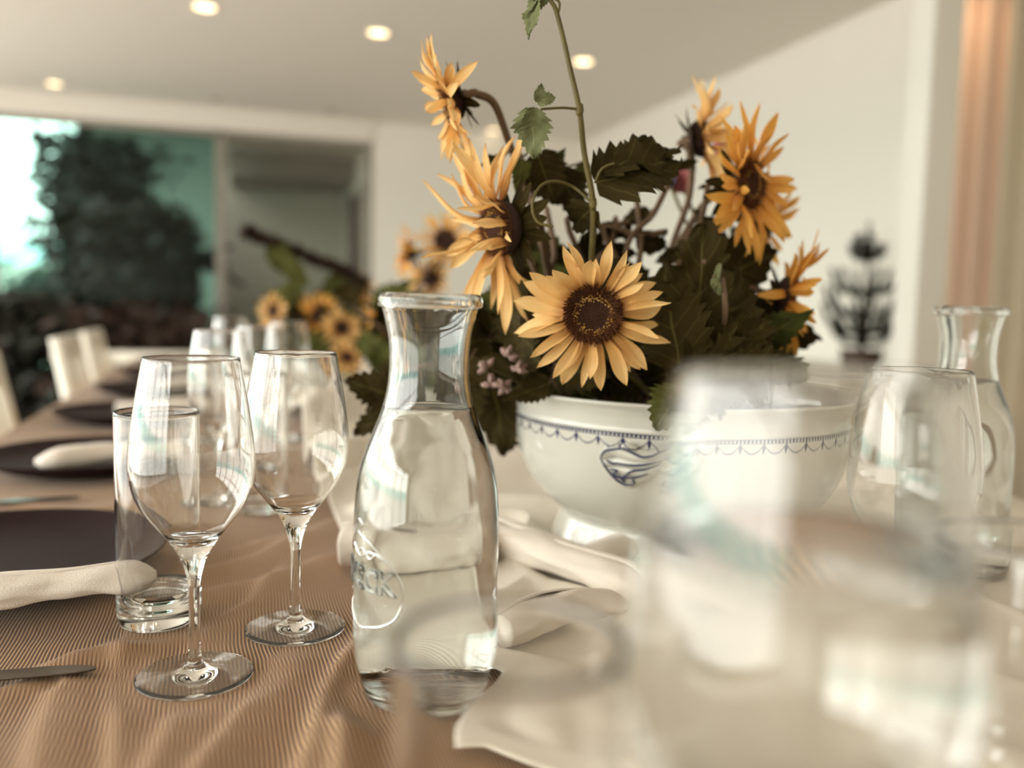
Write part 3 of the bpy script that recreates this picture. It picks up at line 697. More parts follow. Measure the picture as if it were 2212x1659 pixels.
for i, lb in ((2, 'rolled white napkin on the third dark plate'), (3, 'rolled white napkin on the fourth dark plate'), (4, 'rolled white napkin on the fifth dark plate'), (5, 'rolled white napkin on the furthest dark plate')):
    p = PLATES[i]; napkin(lb, (p.x-.02, p.y-.02, z0-.005), (p.x+.17, p.y+.03, z0-.001), .015, i+1.3, .006)
def knife(label, tip, end):
    tip = Vector(tip); end = Vector(end); t = (end-tip).normalized(); s = Vector((-t.y, t.x, 0)); L = .21; r = thing('table_knife', label, 'knife', tuple(tip), 0, 'table knives beside the plates')
    def sheet(prof, thk, nm):
        V = []; Fc = []
        for u, w0, w1 in prof:
            for w in (w0, w1):
                for z in (0, thk): V.append(t*u+s*w+Vector((0, 0, z)))
        for i in range(len(prof)-1):
            a = i*4; b = a+4; Fc += [(a, b, b+1, a+1), (a+1, b+1, b+3, a+3), (a+3, b+3, b+2, a+2), (a+2, b+2, b, a)]
        Fc += [(0, 1, 3, 2), tuple(len(prof)*4-4+k for k in (0, 2, 3, 1))]
        o = mk(nm, V, Fc, M_steel, r, False); bv = o.modifiers.new('edge', 'BEVEL'); bv.width = .0004; bv.segments = 2
    sheet([(0, -.001, .0012), (.004, -.0045, .0035), (.012, -.0075, .0052), (.03, -.0092, .0058), (.06, -.0092, .0056), (.09, -.0075, .0052), (.10, -.004, .004)], .0014, 'blade')
    MB().tube([t*u+Vector((0, 0, .003)) for u in (.098, .11, .14, .17, .20, .21)], [.003, .0036, .0042, .005, .0056, .002], 12, flat=.7).build('handle', M_steel, r)
a = onz(208, 1441, TZ+.006); b = onz(0, 1459, TZ+.006); knife('steel table knife on the cloth below the closest dark plate', (a.x, a.y, TZ+.0045), (b.x, b.y, TZ+.0045))
a = onz(172, 1073, TZ+.004); b = onz(0, 1083, TZ+.004); knife('blurred steel table knife on the cloth below the second dark plate', (a.x, a.y, TZ+.003), (b.x, b.y, TZ+.003))

# ------------------------------------------------------------------ chairs
def chair(label, r, a, rz, s=1):
    p = RA(r, a, 0); t = thing('dining_chair', label, 'chair', p, TH+rz, 'white dining chairs along the table')
    for x in (-.19, .19):
        MB().box(x-.018, x+.018, .17, .206, 0, .44, .003).build('leg', M_white, t)
        MB().tube([(x, -.2, 0), (x, -.19, .44), (x, -.24, .66), (x, -.28, .87)], [.02, .022, .022, .018], 8).build('leg', M_white, t)
    MB().box(-.215, .215, -.2, .215, .43, .465, .008).build('seat', M_white, t)
    MB().box(-.2, .2, -.292, -.262, .80, .87, .008).build('top_rail', M_white, t); MB().box(-.18, .18, -.232, -.208, .54, .58, .005).build('lower_rail', M_white, t)
    for x in (-.12, -.04, .04, .12): MB().tube([(x, -.22, .57), (x, -.25, .7), (x, -.277, .81)], .013, 8).build('back_slat', M_white, t)
    for x in (-.19, .19): MB().box(x-.012, x+.012, -.19, .17, .2, .225, .003).build('stretcher', M_white, t)
    return t
# left side: backs away from the table (local -y points out of the row)
CH = [(-.20, 1.93, 'white wooden chair back cut off at the left edge'), (-.20, 2.92, 'white chair at the table edge, left one of the pair with pale leaning backs'),
      (-.20, 3.40, 'white chair at the table edge, right one of the pair with pale leaning backs')]
for r, a, lb in CH: chair(lb, r-.02, a, -PI/2).scale = (.76, 1, 1)
chair('low white chair at the far end of the table facing the lens', -.38, A1+.45, PI).scale = (1, 1, .84)


# ------------------------------------------------------------------ bowls
M_porc = mat('blue_banded_porcelain', (204, 203, 193), .12, coat=.6, spec=.5); X = NX(M_porc); x = X.xyz('Object')
ang = X.m('DIVIDE', X.m('ARCTAN2', x[1], x[0]), 2*PI); z = x[2]
def band(z0, z1): return X.m('MULTIPLY', X.m('GREATER_THAN', z, z0), X.m('LESS_THAN', z, z1))
u = X.m('SUBTRACT', X.m('FRACT', X.m('MULTIPLY', ang, 46.0)), .5); au = X.m('ABSOLUTE', u)
line = X.m('ADD', .1215, X.m('MULTIPLY', X.m('MULTIPLY', au, au), .032))
sw = X.m('LESS_THAN', X.m('ABSOLUTE', X.m('SUBTRACT', z, line)), .0006)
drop_ = X.m('MULTIPLY', X.m('GREATER_THAN', X.m('ADD', au, X.m('MULTIPLY', X.m('ABSOLUTE', X.m('SUBTRACT', z, .1270)), 16.0)), .5), 0.0)
dr2 = X.m('LESS_THAN', X.m('ADD', X.m('MULTIPLY', X.m('SUBTRACT', .5, au), .0245*1.0), X.m('MULTIPLY', X.m('ABSOLUTE', X.m('SUBTRACT', z, .1258)), .35)), .0019)
bd = band(.1300, .1338)
dots = X.m('FRACT', X.m('MULTIPLY', ang, 276.0)); dt = X.m('LESS_THAN', X.m('ADD', X.m('POWER', X.m('MULTIPLY', X.m('SUBTRACT', dots, .5), .0042), 2.0), X.m('POWER', X.m('SUBTRACT', z, .1317), 2.0)), .0000011)
blue = X.m('MAXIMUM', X.m('MAXIMUM', sw, dr2), X.m('SUBTRACT', bd, dt))
X.T.links.new(X.mix(blue, lin((204, 203, 193)), lin((20, 30, 78))), X.bsdf().inputs['Base Color'])
BP = [(0, .010), (.112, .010), (.120, .002), (.126, 0), (.129, .003), (.127, .012), (.121, .026), (.1185, .034), (.1215, .039), (.131, .045), (.143, .056), (.154, .070), (.1625, .088), (.1670, .106), (.1690, .124), (.1695, .1335), (.1700, .1345), (.1690, .1375), (.1705, .146), (.1745, .153), (.1790, .1575), (.1798, .1592), (.1785, .1603), (.1750, .1596), (.1690, .152), (.165, .140), (.162, .105), (.150, .07), (.120, .045), (0, .04)]
def flower_bowl(label, xy, s, z):
    t = thing('flower_bowl', label, 'bowl', (xy[0], xy[1], z), 0, 'flower bowls along the runner'); 
    o = MB().lathe(spl(BP[1:], 4)+[], 128).build('porcelain_body', M_porc, t); o.scale = (s, s, s)
    o = MB().lathe([(0, .118), (.08, .122), (.163, .118)], 48).build('soil', M_soil, t); o.scale = (s, s, s)
    return t
RZ = TZ+.0045
bw = flower_bowl('large footed white porcelain bowl with blue swag border holding the sunflowers', BOWL, 1, RZ)
flower_bowl('small blurred white flower bowl hidden behind the carafe', BOWL2, .55, RZ)
flower_bowl('small blurred white flower bowl furthest down the table', BOWL3, .55, RZ)
# moulded shell handle on the front of the bowl, outlined in cobalt
def bowl_pt(px, py, h=.0):
    # meet the bowl's side along the view ray
    d = ray(px, py); c = Vector((BOWL[0], BOWL[1], RZ)); best = None
    for k in range(4000):
        p = CAM+d*(.5+k*.0001); q = p-c; z = q.z; rr = math.hypot(q.x, q.y)
        for (r0, z0_), (r1, z1_) in zip(BP[7:19], BP[8:20]):
            if min(z0_, z1_) <= z <= max(z0_, z1_) and abs(z1_-z0_) > 1e-6:
                if rr <= r0+(r1-r0)*(z-z0_)/(z1_-z0_)+h: return p-c
    return None
hd = bpy.data.objects.new('moulded_handle', None); C.objects.link(hd); hd.parent = bw
def ridge(pts, r, m, nm, h=.004):
    P = [bowl_pt(*p, h) for p in pts]; P = [p for p in P if p]
    if len(P) < 2: return
    P = bez(P, 6); n = len(P)
    MB().tube(P, [r*(.35+.65*math.sin(PI*(.12+.76*i/(n-1)))) for i in range(n)], 10).build(nm, m, hd)
for pts, r in (([(1300, 985), (1330, 972), (1370, 985), (1420, 985), (1470, 968)], .0065), ([(1303, 1000), (1345, 997), (1390, 1003), (1430, 998), (1480, 985)], .0065), ([(1318, 1012), (1350, 1015), (1390, 1018), (1430, 1010), (1475, 1000)], .0060),
               ([(1330, 1028), (1355, 1032), (1385, 1030), (1425, 1020)], .0055), ([(1345, 1040), (1362, 1044), (1385, 1038)], .0045), ([(1335, 978), (1355, 968), (1378, 972)], .005)):
    ridge(pts, r, M_porc, 'shell_ridge')
for pts in ([(1297, 990), (1305, 975), (1330, 970), (1350, 968)], [(1345, 968), (1360, 975), (1385, 987), (1410, 985), (1440, 972), (1475, 965)], [(1297, 990), (1310, 1012), (1330, 1035), (1350, 1047), (1370, 1047)],
            [(1330, 1001), (1355, 1005), (1385, 1005), (1420, 999), (1450, 990)], [(1310, 994), (1322, 1001), (1335, 1001)], [(1345, 1031), (1365, 1018), (1395, 1014), (1430, 1003)], [(1318, 1013), (1332, 1017), (1325, 1025), (1340, 1031), (1370, 1032), (1400, 1024)], [(1340, 1030), (1350, 1042)], [(1366, 1036), (1372, 1045)]):
    ridge(pts, .0011, M_blue, 'cobalt_line', .0105)

# ------------------------------------------------------------------ sunflowers
random.seed(11)
def petal_mesh(k):
    bend = (-.10, .05, .22, -.22, .40, .0)[k]; tw = (.1, -.2, .3, -.35, .15, .5)[k]; W = (.128, .14, .112, .132, .122, .106)[k]; ph = k*1.3
    def f(u, v):
        w = W*(min(1, u/.28)**.6*.55+.45*math.sin(PI*min(1, u*1.02))**.6)*(max(0, 1-u)**.45 if u > .55 else 1)*(1 if u <= .55 else (1/.45**.45))**(1 if u > .55 else 0)
        w = W*(.42+.58*math.sin(PI*min(u/.9, 1)*.62))*(1 if u < .55 else max(0.0, 1-((u-.55)/.45)**2.2)**.9)
        a = tw*u; y = v*w; z = .25*w*v*v+.012*math.cos(v*7)-bend*u*u+.03*math.sin(u*7+ph)
        return (u, y*math.cos(a)-z*.2*math.sin(a)+.03*math.sin(u*4+ph), z+y*math.sin(a))
    return f
PET = [grid('petal', 10, 6, petal_mesh(k), M_petal) for k in range(6)]; PET2 = [grid('petal', 8, 4, petal_mesh(k), M_petal2) for k in range(6)]
def bract_f(u, v):
    w = .2*(1-u)**.7*(.6+u*.8); return (u, v*w, .1*w*v*v+.15*u*u)
BR = grid('bract', 6, 2, bract_f, M_leaf)
def serr(n, amp, shape, cup=.15, wave=.06, ph=0):
    def f(u, v):
        w = shape(u); s = 1+amp*((u*n) % 1-.5)*2*abs(v)**3
        x = u+.03*abs(v)**3*((u*n) % 1)
        return (x, v*w*s, cup*w*abs(v)-.22*u*u*(.5+.5*math.sin(ph))+wave*math.sin(u*9+ph)*v+.03*math.sin(u*17+v*6+ph))
    return f
sh_heart = lambda u: .36*max(0, math.sin(PI*min(1, (u+.06)/1.06)**.62))**.85
sh_wide = lambda u: .46*max(0, math.sin(PI*min(1, (u+.05)/1.05)**.7))**.75
sh_lobe = lambda u: (.30+.16*abs(math.sin(u*9.2)))*max(0, math.sin(PI*min(1, (u+.05)/1.05)**.72))**.6
LEAF = {}
for nm, mm_ in (('d', M_leaf), ('m', M_leaf2), ('g', M_leaf3)):
    LEAF[nm] = [grid('leaf', 30, 6, serr(9, .16, sh_heart, .15, .05, 0), mm_), grid('leaf', 30, 6, serr(8, .2, sh_wide, .1, .08, 1.5), mm_), grid('leaf', 36, 8, serr(9, .22, sh_lobe, .12, .07, 3), mm_)]
def leaf(parent, base, tip, kind='d', var=0, wid=1.0, nrm=None, org=Vector((0, 0, 0)), roll=0, name='leaf'):
    base = Vector(base); tip = Vector(tip); x = (tip-base); L = x.length; x = x/L
    n = Vector(nrm) if nrm is not None else (CAM-base)
    z = (n-x*n.dot(x)).normalized(); z = Matrix.Rotation(roll, 3, x) @ z; y = z.cross(x)
    o = link(name, LEAF[kind][var], None, parent); M = Matrix((x*L, y*L*wid, z*L)).transposed().to_4x4(); M.translation = base-org; o.matrix_local = M
    return o
def sunflower(label, c, n, R, rd, stem, seed, pm=PET, cup=.15, wild=.35, npet=24, group='sunflowers in the large porcelain bowl', det=1, name='sunflower', stemr=.0035, skip=None, prog=None, loose=0, pw=1):
    random.seed(seed); c = Vector(c); n = Vector(n).normalized()
    t = thing(name, label, 'sunflower', tuple(stem[-1]), 0, group); org = Vector(stem[-1])
    x = n.cross(Vector((0, 0, 1))).normalized() if abs(n.z) < .95 else Vector((1, 0, 0)); y = n.cross(x)
    x, y = -x, -y
    y = n.cross(x).normalized()                         # x to the viewer's right, y up
    fr = Matrix((x, y, n)).transposed().to_4x4(); fr.translation = c-org
    head = MB().lathe([(0, rd*.22), (rd*.35, rd*.18), (rd*.6, rd*.26), (rd*.85, rd*.22), (rd, 0), (rd*.9, -rd*.3), (rd*.5, -rd*.6), (0, -rd*.7)], 32).build('disc', M_disc, t); head.matrix_local = fr
    mb = MB(); N = 620 if det else 120
    for k in range(N):
        rr = rd*math.sqrt((k+.5)/N); q = k*2.39996; s = rr/rd
        zz = rd*(.22 if s < .35 else .20+.06*math.sin((s-.35)*3.4)) if s < .9 else rd*.15
        h = rd*(.03 if s < .5 else .21*random.uniform(.5, 1.3)); w = rd*.028 if s < .5 else rd*.035
        tilt = Vector((math.cos(q), math.sin(q), 0))*(h*.5 if s > .5 else 0)
        b = Vector((rr*math.cos(q), rr*math.sin(q), zz-.0002)); e1 = Vector((-math.sin(q), math.cos(q), 0))*w; e2 = Vector((math.cos(q), math.sin(q), 0))*w
        tp = b+Vector((0, 0, h+.0004))+tilt
        mb.add([b-e1, b-e2, b+e1, b+e2, tp], [(0, 1, 4), (1, 2, 4), (2, 3, 4), (3, 0, 4)])
    o = mb.build('florets', M_floret, head, smooth=False); o['kind'] = 'stuff'
    if det:
        mb = MB()
        for k in range(150):
            q = random.uniform(0, 2*PI); s = random.gauss(.60, .06)
            b = Vector((rd*s*math.cos(q), rd*s*math.sin(q), rd*.30+random.uniform(0, .0012))); w = rd*.022
            mb.add([b+Vector((w, 0, 0)), b-Vector((w, 0, 0)), b+Vector((0, w, 0)), b-Vector((0, w, 0)), b+Vector((0, 0, w)), b-Vector((0, 0, w))], [(0, 2, 4), (2, 1, 4), (1, 3, 4), (3, 0, 4), (2, 0, 5), (1, 2, 5), (3, 1, 5), (0, 3, 5)])
        o = mb.build('pollen_tips', M_pollen, head); o['kind'] = 'stuff'
    # petals: outer ring, then a looser inner ring
    for ring, cnt in ((0, npet), (1, int(npet*.55))):
        for k in range(cnt):
            q = 2*PI*(k+random.uniform(-.28, .28))/cnt+ring*.2
            if skip and skip(q): continue
            L = (R-rd*.8)*random.uniform(.86, 1.08)*(1 if ring == 0 else .82); el = cup*(1+ring)+random.gauss(0, wild)*.6
            if prog: L, el = prog(q, L, el)
            rad = Vector((math.cos(q), math.sin(q), 0)); px_ = (rad*math.cos(el)+Vector((0, 0, math.sin(el)))).normalized()
            tn = Vector((-math.sin(q), math.cos(q), 0)); pz = px_.cross(tn)
            rl = random.gauss(0, wild*.8); ty = Matrix.Rotation(rl, 3, px_) @ tn; pz = px_.cross(ty)
            M = Matrix((px_*L, ty*L*pw*random.uniform(.8, 1.2), pz*L)).transposed().to_4x4(); M.translation = rad*rd*.86+Vector((0, 0, rd*(.05+.1*ring)))
            o = link('petal', random.choice(pm), None, t); o.matrix_local = fr @ M
    for k in range(loose):                             # short curled inner petals lying over the disc
        q = random.uniform(0, 2*PI); rad = Vector((math.cos(q), math.sin(q), 0)); L = R*.45
        px_ = (rad*-.5+Vector((0, 0, .8))).normalized(); tn = Vector((-math.sin(q), math.cos(q), 0)); pz = px_.cross(tn)
        M = Matrix((px_*L, tn*L*1.3, pz*L)).transposed().to_4x4(); M.translation = rad*rd*.9+Vector((0, 0, rd*.2))
        o = link('petal', random.choice(pm), None, t); o.matrix_local = fr @ M
    for k in range(14 if det else 9):
        q = 2*PI*(k+random.uniform(-.3, .3))/(14 if det else 9); rad = Vector((math.cos(q), math.sin(q), 0)); L = rd*random.uniform(1.1, 1.5); el = random.uniform(-.7, .0)
        px_ = (rad*math.cos(el)+Vector((0, 0, math.sin(el)))).normalized(); tn = Vector((-math.sin(q), math.cos(q), 0)); pz = px_.cross(tn)
        M = Matrix((px_*L, tn*L*1.5, pz*L)).transposed().to_4x4(); M.translation = rad*rd*.5+Vector((0, 0, -rd*.45)); o = link('bract', BR, None, t); o.matrix_local = fr @ M
    P = bez([c-n*rd*.5, c-n*rd*1.1]+[Vector(p) for p in stem], 8); k = len(P)
    MB().tube([p-org for p in P], [stemr*(2.0 if i < 2 else 1.5 if i < 5 else 1) for i in range(k)], 8).build('stem', M_stemb, t)
    return t, org
def inb(ang, rr=.1): return (BOWL[0]+rr*math.cos(ang), BOWL[1]+rr*math.sin(ang), RZ+.125)
def progF1(q, L, el):
    s = math.sin(q)                                     # upper petals stand forward and shorter, lower ones lie flat
    if s > .45: return L*.92, el+.35*s
    return L*1.04, el-.12
S1, o1 = sunflower('open sunflower facing the lens, lowest and sharpest, right of the carafe neck', at(1281, 678, .655), (-.05, -1, -.10), .0585, .0225, [at(1290, 660, .74), at(1330, 740, .80), inb(-2.0, .06)], 21, cup=.06, wild=.38, npet=27, prog=progF1)
def progF2(q, L, el):
    if math.cos(q) > .35: return L*.62, 1.15+.25*math.sin(q*7)
    return L*(1.08 if math.sin(q) < 0 else 1.0), el
S2, o2 = sunflower('large ragged sunflower facing left above the carafe', at(1082, 492, .70), (-.84, -.52, -.12), .083, .0225, [at(1165, 480, .76), at(1200, 640, .82), inb(-2.6, .08)], 5, cup=.05, wild=.75, npet=34, prog=progF2, loose=1, pw=.72, skip=lambda q: math.cos(q) > .35 and abs(math.sin(q)) < .8 and random.random() < .35)
S3, o3 = sunflower('nodding sunflower high on the left, seen from the side', at(975, 218, .74), (-.90, -.12, -.38), .053, .0175, [at(1030, 203, .75), at(1068, 225, .76), at(1100, 310, .78), at(1140, 420, .8), at(1210, 640, .84), inb(-2.9, .06)], 8, cup=.25, wild=.4, npet=30)
S4, o4 = sunflower('full golden sunflower turned away to the right, high on the right side', at(1613, 398, .80), (.70, -.70, -.02), .068, .0215, [at(1560, 410, .86), at(1500, 470, .88), at(1440, 640, .88), inb(-.6, .06)], 31, PET2, cup=.12, wild=.4, npet=30, loose=1, pw=.85)
S5, o5 = sunflower('pale sunflower in profile at the top right behind the golden one', at(1512, 300, .88), (.93, -.12, .22), .060, .0185, [at(1490, 330, .88), at(1490, 420, .9), at(1445, 620, .9), inb(.1, .05)], 34, cup=.35, wild=.35, npet=28)
S6, o6 = sunflower('drooping golden sunflower low on the right side of the bouquet', at(1700, 640, .82), (.88, -.30, -.12), .060, .0195, [at(1665, 640, .83), at(1610, 625, .86), at(1560, 700, .87), at(1520, 790, .87), inb(-.1, .08)], 37, PET2, cup=.2, wild=.45, npet=24)
S7, o7 = sunflower('half hidden sunflower below the full golden one', at(1640, 490, .92), (.45, -.6, -.5), .05, .018, [at(1600, 500, .93), at(1520, 600, .92), inb(.6, .06)], 41, PET2, cup=.1, wild=.4, npet=18)

# ---- the tall vine
Vt = [at(1278, 560, .70), at(1281, 440, .68), at(1262, 330, .67), at(1252, 240, .66), at(1232, 150, .66), at(1206, 40, .66), at(1192, 5, .66), at(1172, -12, .66), at(1150, 0, .66)]
root = inb(-1.5, .05); t = thing('vine', 'tall thin vine stem rising above all the flowers to the top edge', 'vine', root); org = Vector(root)
P = bez([root, at(1270, 720, .75)]+Vt, 8); k = len(P); MB().tube([p-org for p in P], [.0028*(1-.5*i/k) for i in range(k)], 8).build('stem', M_stemg, t)
for px, py, D in ((1252, 238, .66), (1281, 440, .68)):
    MB().lathe([(0, -.006), (.0026, -.003), (.0032, 0), (.0026, .004), (0, .006)], 12).build('node', M_stemg, t, loc=Vector(at(px, py, D))-org)
def twig(pts, r): MB().tube([Vector(p)-org for p in bez(pts, 8)], r, 6).build('twig', M_stemg, t)
twig([at(1250, 236, .66), at(1215, 233, .655), at(1168, 236, .65)], .0010)
twig([at(1285, 395, .675), at(1300, 365, .67), at(1328, 352, .67)], .0010)
twig([at(1281, 440, .68), at(1240, 405, .69), at(1200, 392, .68), at(1168, 402, .675), at(1150, 440, .67), at(1160, 478, .67), at(1195, 490, .67)], .0012)
twig([at(1206, 30, .66), at(1208, 5, .66), at(1188, -8, .66)], .0010)
leaf(t, at(1160, -5, .66), at(1136, 82, .66), 'g', 0, .75, org=org, roll=.8); leaf(t, at(1180, -10, .66), at(1140, 40, .66), 'g', 0, .5, org=org, roll=-.4)
leaf(t, at(1160, 220, .65), at(1200, 205, .65), 'g', 1, .9, nrm=(0, -1, .3), org=org); leaf(t, at(1162, 222, .65), at(1172, 178, .65), 'g', 0, .9, org=org, roll=.3)
leaf(t, at(1150, 232, .65), at(1150, 345, .66), 'g', 1, .8, org=org, roll=.25); leaf(t, at(1158, 236, .65), at(1120, 290, .65), 'g', 0, .8, org=org, roll=-.5)
leaf(t, at(1286, 398, .675), at(1482, 318, .70), 'd', 1, .72, nrm=(-.15, -1, .35), org=org); leaf(t, at(1300, 372, .68), at(1475, 300, .72), 'd', 2, .5, nrm=(0, -.8, .6), org=org)
leaf(t, at(1281, 445, .68), at(1230, 500, .72), 'd', 0, 1, org=org)

# ---- leafy branches filling the bowl
def branch(label, root, pts, leaves, group=None, sr=.0024, m=M_stemb):
    t = thing('leafy_branch', label, 'foliage', root, 0, group); org = Vector(root)
    P = bez([root]+[Vector(p) for p in pts], 6); MB().tube([p-org for p in P], sr, 6).build('stem', m, t)
    for b, tp, kd, v, w, rl in leaves:
        o = leaf(t, at(*b), at(*tp), kd, v, w, org=org, roll=rl)
        q = min(P, key=lambda p: (p-Vector(at(*b))).length)
        MB().tube([q-org, (q+Vector(at(*b)))/2-org+Vector((0, 0, .004)), Vector(at(*b))-org], .0011, 5).build('leaf_stalk', m, t)
    return t
branch('broad dark lobed leaves right of the sharpest sunflower', inb(-1.2, .05), [at(1500, 760, .74), at(1530, 640, .73), at(1520, 560, .72)],
       [((1500, 800, .70), (1525, 470, .72), 'd', 2, .62, .1), ((1470, 790, .69), (1420, 560, .71), 'd', 1, .75, -.2), ((1560, 780, .70), (1600, 560, .73), 'd', 1, .8, .3), ((1480, 810, .69), (1690, 700, .70), 'd', 1, .8, .1)])
branch('dark pointed leaf reaching right under the golden sunflower', inb(-.6, .08), [at(1540, 640, .86), at(1560, 560, .87)],
       [((1500, 620, .84), (1692, 545, .86), 'd', 0, 1.1, .2), ((1510, 600, .86), (1600, 500, .9), 'd', 1, .9, .2)])
branch('dark serrated leaves lying over the right rim of the bowl', inb(-.9, .12), [at(1580, 800, .72), at(1620, 790, .70)],
       [((1560, 815, .69), (1738, 790, .70), 'd', 1, .7, .3), ((1500, 800, .68), (1660, 735, .70), 'd', 2, .7, 0), ((1480, 830, .68), (1640, 840, .69), 'd', 1, .8, .5)])
branch('fresh serrated leaf hanging over the front rim of the bowl', inb(-1.6, .13), [at(1450, 850, .68), at(1450, 860, .665)], [((1475, 840, .665), (1415, 925, .66), 'm', 1, 1.1, .1), ((1500, 850, .665), (1420, 850, .665), 'm', 1, .7, .2)])
branch('dark serrated leaves hanging low left of the carafe neck', inb(-2.7, .15), [at(1040, 800, .85), at(920, 790, .84), at(850, 800, .83)],
       [((860, 860, .82), (752, 822, .80), 'd', 1, .8, 0), ((870, 880, .82), (765, 930, .80), 'd', 1, .7, .2), ((900, 830, .84), (840, 910, .82), 'd', 2, .9, 0), ((1000, 790, .84), (1010, 930, .82), 'd', 1, .8, .2), ((1060, 760, .84), (1080, 1000, .86), 'd', 1, .7, .3)])
branch('curled dark leaf on a thin stalk left of the vine', inb(-2.4, .05), [at(1160, 600, .80), at(1150, 420, .79), at(1120, 330, .78)],
       [((1090, 335, .77), (1032, 358, .76), 'd', 0, .6, .9), ((1130, 345, .77), (1115, 410, .76), 'm', 0, .8, 0), ((1160, 330, .77), (1200, 440, .77), 'd', 1, .9, 0), ((1210, 360, .79), (1250, 480, .8), 'd', 1, .8, .4), ((1160, 400, .8), (1225, 320, .8), 'm', 0, .7, .2), ((1265, 350, .82), (1240, 430, .82), 'm', 0, .6, 0)])
branch('shrivelled grey brown bud leaf hanging before the dark leaves', inb(-1.1, .05), [at(1565, 700, .70), at(1560, 600, .69)], [((1555, 570, .685), (1540, 632, .685), 'g', 0, .35, .3), ((1540, 600, .685), (1556, 640, .685), 'g', 1, .5, 0)])
random.seed(77)
GRP = 'leafy stems crowding the flower bowl'
spots = [(1180, 700), (1150, 620), (1230, 620), (1390, 650), (1120, 760), (1200, 780), (1350, 740), (1420, 700), (1500, 700), (1560, 760), (1380, 820), (1250, 820), (1150, 820), (1600, 700), (1060, 720)]
for i, (px, py) in enumerate(spots):
    D = random.uniform(.78, .92); rt = inb(random.uniform(0, 2*PI), random.uniform(.02, .1)); ls = []
    for k in range(9):
        bx, by = px+random.gauss(0, 32), py+random.gauss(0, 32); q = random.uniform(0, 2*PI); L = random.uniform(80, 150)
        Dk = D+random.gauss(0, .03); ls.append(((bx, by, Dk), (bx+L*math.cos(q), min(by+L*math.sin(q)*.9, 860), Dk+random.gauss(0, .03)), random.choice('dddm'), random.choice((0, 1, 2)), random.uniform(.7, 1.05), random.gauss(0, .5)))
    branch('dark green leafy stem among the others in the middle of the bouquet', rt, [at(px+10, py+60, D), at(px, py, D)], ls, GRP)
for i, (x0, y0, x1, y1, lb) in enumerate(((1290, 600, 1330, 470, 0), (1380, 640, 1372, 400, 1), (1440, 620, 1520, 470, 2), (1310, 520, 1440, 500, 3), (1230, 500, 1360, 480, 4), (1480, 560, 1530, 400, 5), (1200, 640, 1180, 450, 6), (1350, 560, 1460, 360, 7))):
    rt = inb(random.uniform(0, 6), .05); branch('bare brownish stem with few leaves between the flowers', rt, [at(x0, y0, .84), at((x0+x1)/2+8, (y0+y1)/2, .84), at(x1, y1, .85)],
        [((x1, y1, .85), (x1+random.uniform(-60, 60), y1+random.uniform(-30, 50), .85), 'd', 0, .6, .3), (((x0+x1)/2, (y0+y1)/2, .84), ((x0+x1)/2+random.choice((-70, 70)), (y0+y1)/2+20, .86), 'd', 0, .7, .2)], 'bare stems between the sunflowers', .0030)
# pink blooms and pale buds
def bloom(label, c, r, m, rt, seed, sz=1.5, n=16):
    random.seed(seed); t = thing('pink_bloom', label, 'flower', rt, 0); org = Vector(rt); c = Vector(c)
    MB().tube([p-org for p in bez([rt, (Vector(rt)+c)/2+Vector((.01, 0, .02)), c], 6)], .002, 6).build('stem', M_stemg, t)
    f = lambda u, v: (u, v*.42*math.sin(PI*(.1+.85*u))**.7, .35*u*u-.25*v*v*.4)
    me = grid('petal', 6, 4, f, m)
    for k in range(n):
        q = k*2.4; el = 1.35-.75*k/n; rad = Vector((math.cos(q), math.sin(q), 0)); px_ = (rad*math.cos(el)+Vector((0, 0, math.sin(el)*sz))).normalized(); tn = Vector((-math.sin(q), math.cos(q), 0)); pz = tn.cross(px_)
        M = Matrix((px_*r, tn*r, -pz*r)).transposed().to_4x4(); M.translation = c-org+rad*r*.08-Vector((0, 0, r*.5)); link('petal', me, None, t).matrix_local = M
bloom('pink bloom between the dark leaves and the drooping right sunflower', at(1632, 700, .99), .052, M_pink, inb(.3, .1), 1, 1.6)
bloom('pink bloom just above the other one, mostly behind the pointed leaf', at(1600, 640, 1.0), .034, M_pink, inb(.5, .1), 2)
bloom('small pink bloom behind the big leaf near the top of the bouquet', at(1470, 385, .98), .030, M_pink, inb(.7, .08), 3)
bloom('small dusky blue bloom beside the little pink one', at(1443, 385, .97), .020, M_bluebud, inb(.8, .08), 4)
bloom('faint pink bloom behind the golden sunflower', at(1572, 315, 1.0), .028, M_pink, inb(.9, .08), 5)
for i, (px, py, lb) in enumerate(((1052, 792, 'pale lilac bud at the left rim of the bowl, upper left one'), (1062, 830, 'pale lilac bud at the left rim of the bowl, lowest one'), (1098, 768, 'pale lilac bud left below the sharpest sunflower, highest one'), (1118, 800, 'pale lilac bud left below the sharpest sunflower, beside the rim'), (1090, 835, 'pale lilac bud touching the left rim of the bowl'))):
    rt = inb(-2.9, .14); c = Vector(at(px, py, .76)); t = thing('lilac_bud', lb, 'flower', rt); org = Vector(rt)
    MB().tube([p-org for p in bez([rt, (Vector(rt)+c)/2+Vector((0, 0, .012)), c], 5)], .0011, 5).build('stem', M_stemg, t)
    for k in range(7):
        d = Vector((random.gauss(0, 1), random.gauss(0, 1), random.gauss(.3, .8))).normalized(); mb = MB().tube([c-org, c-org+d*.005, c-org+d*.010], [.0012, .0030, .0008], 6); mb.build('petal', M_lilac, t)

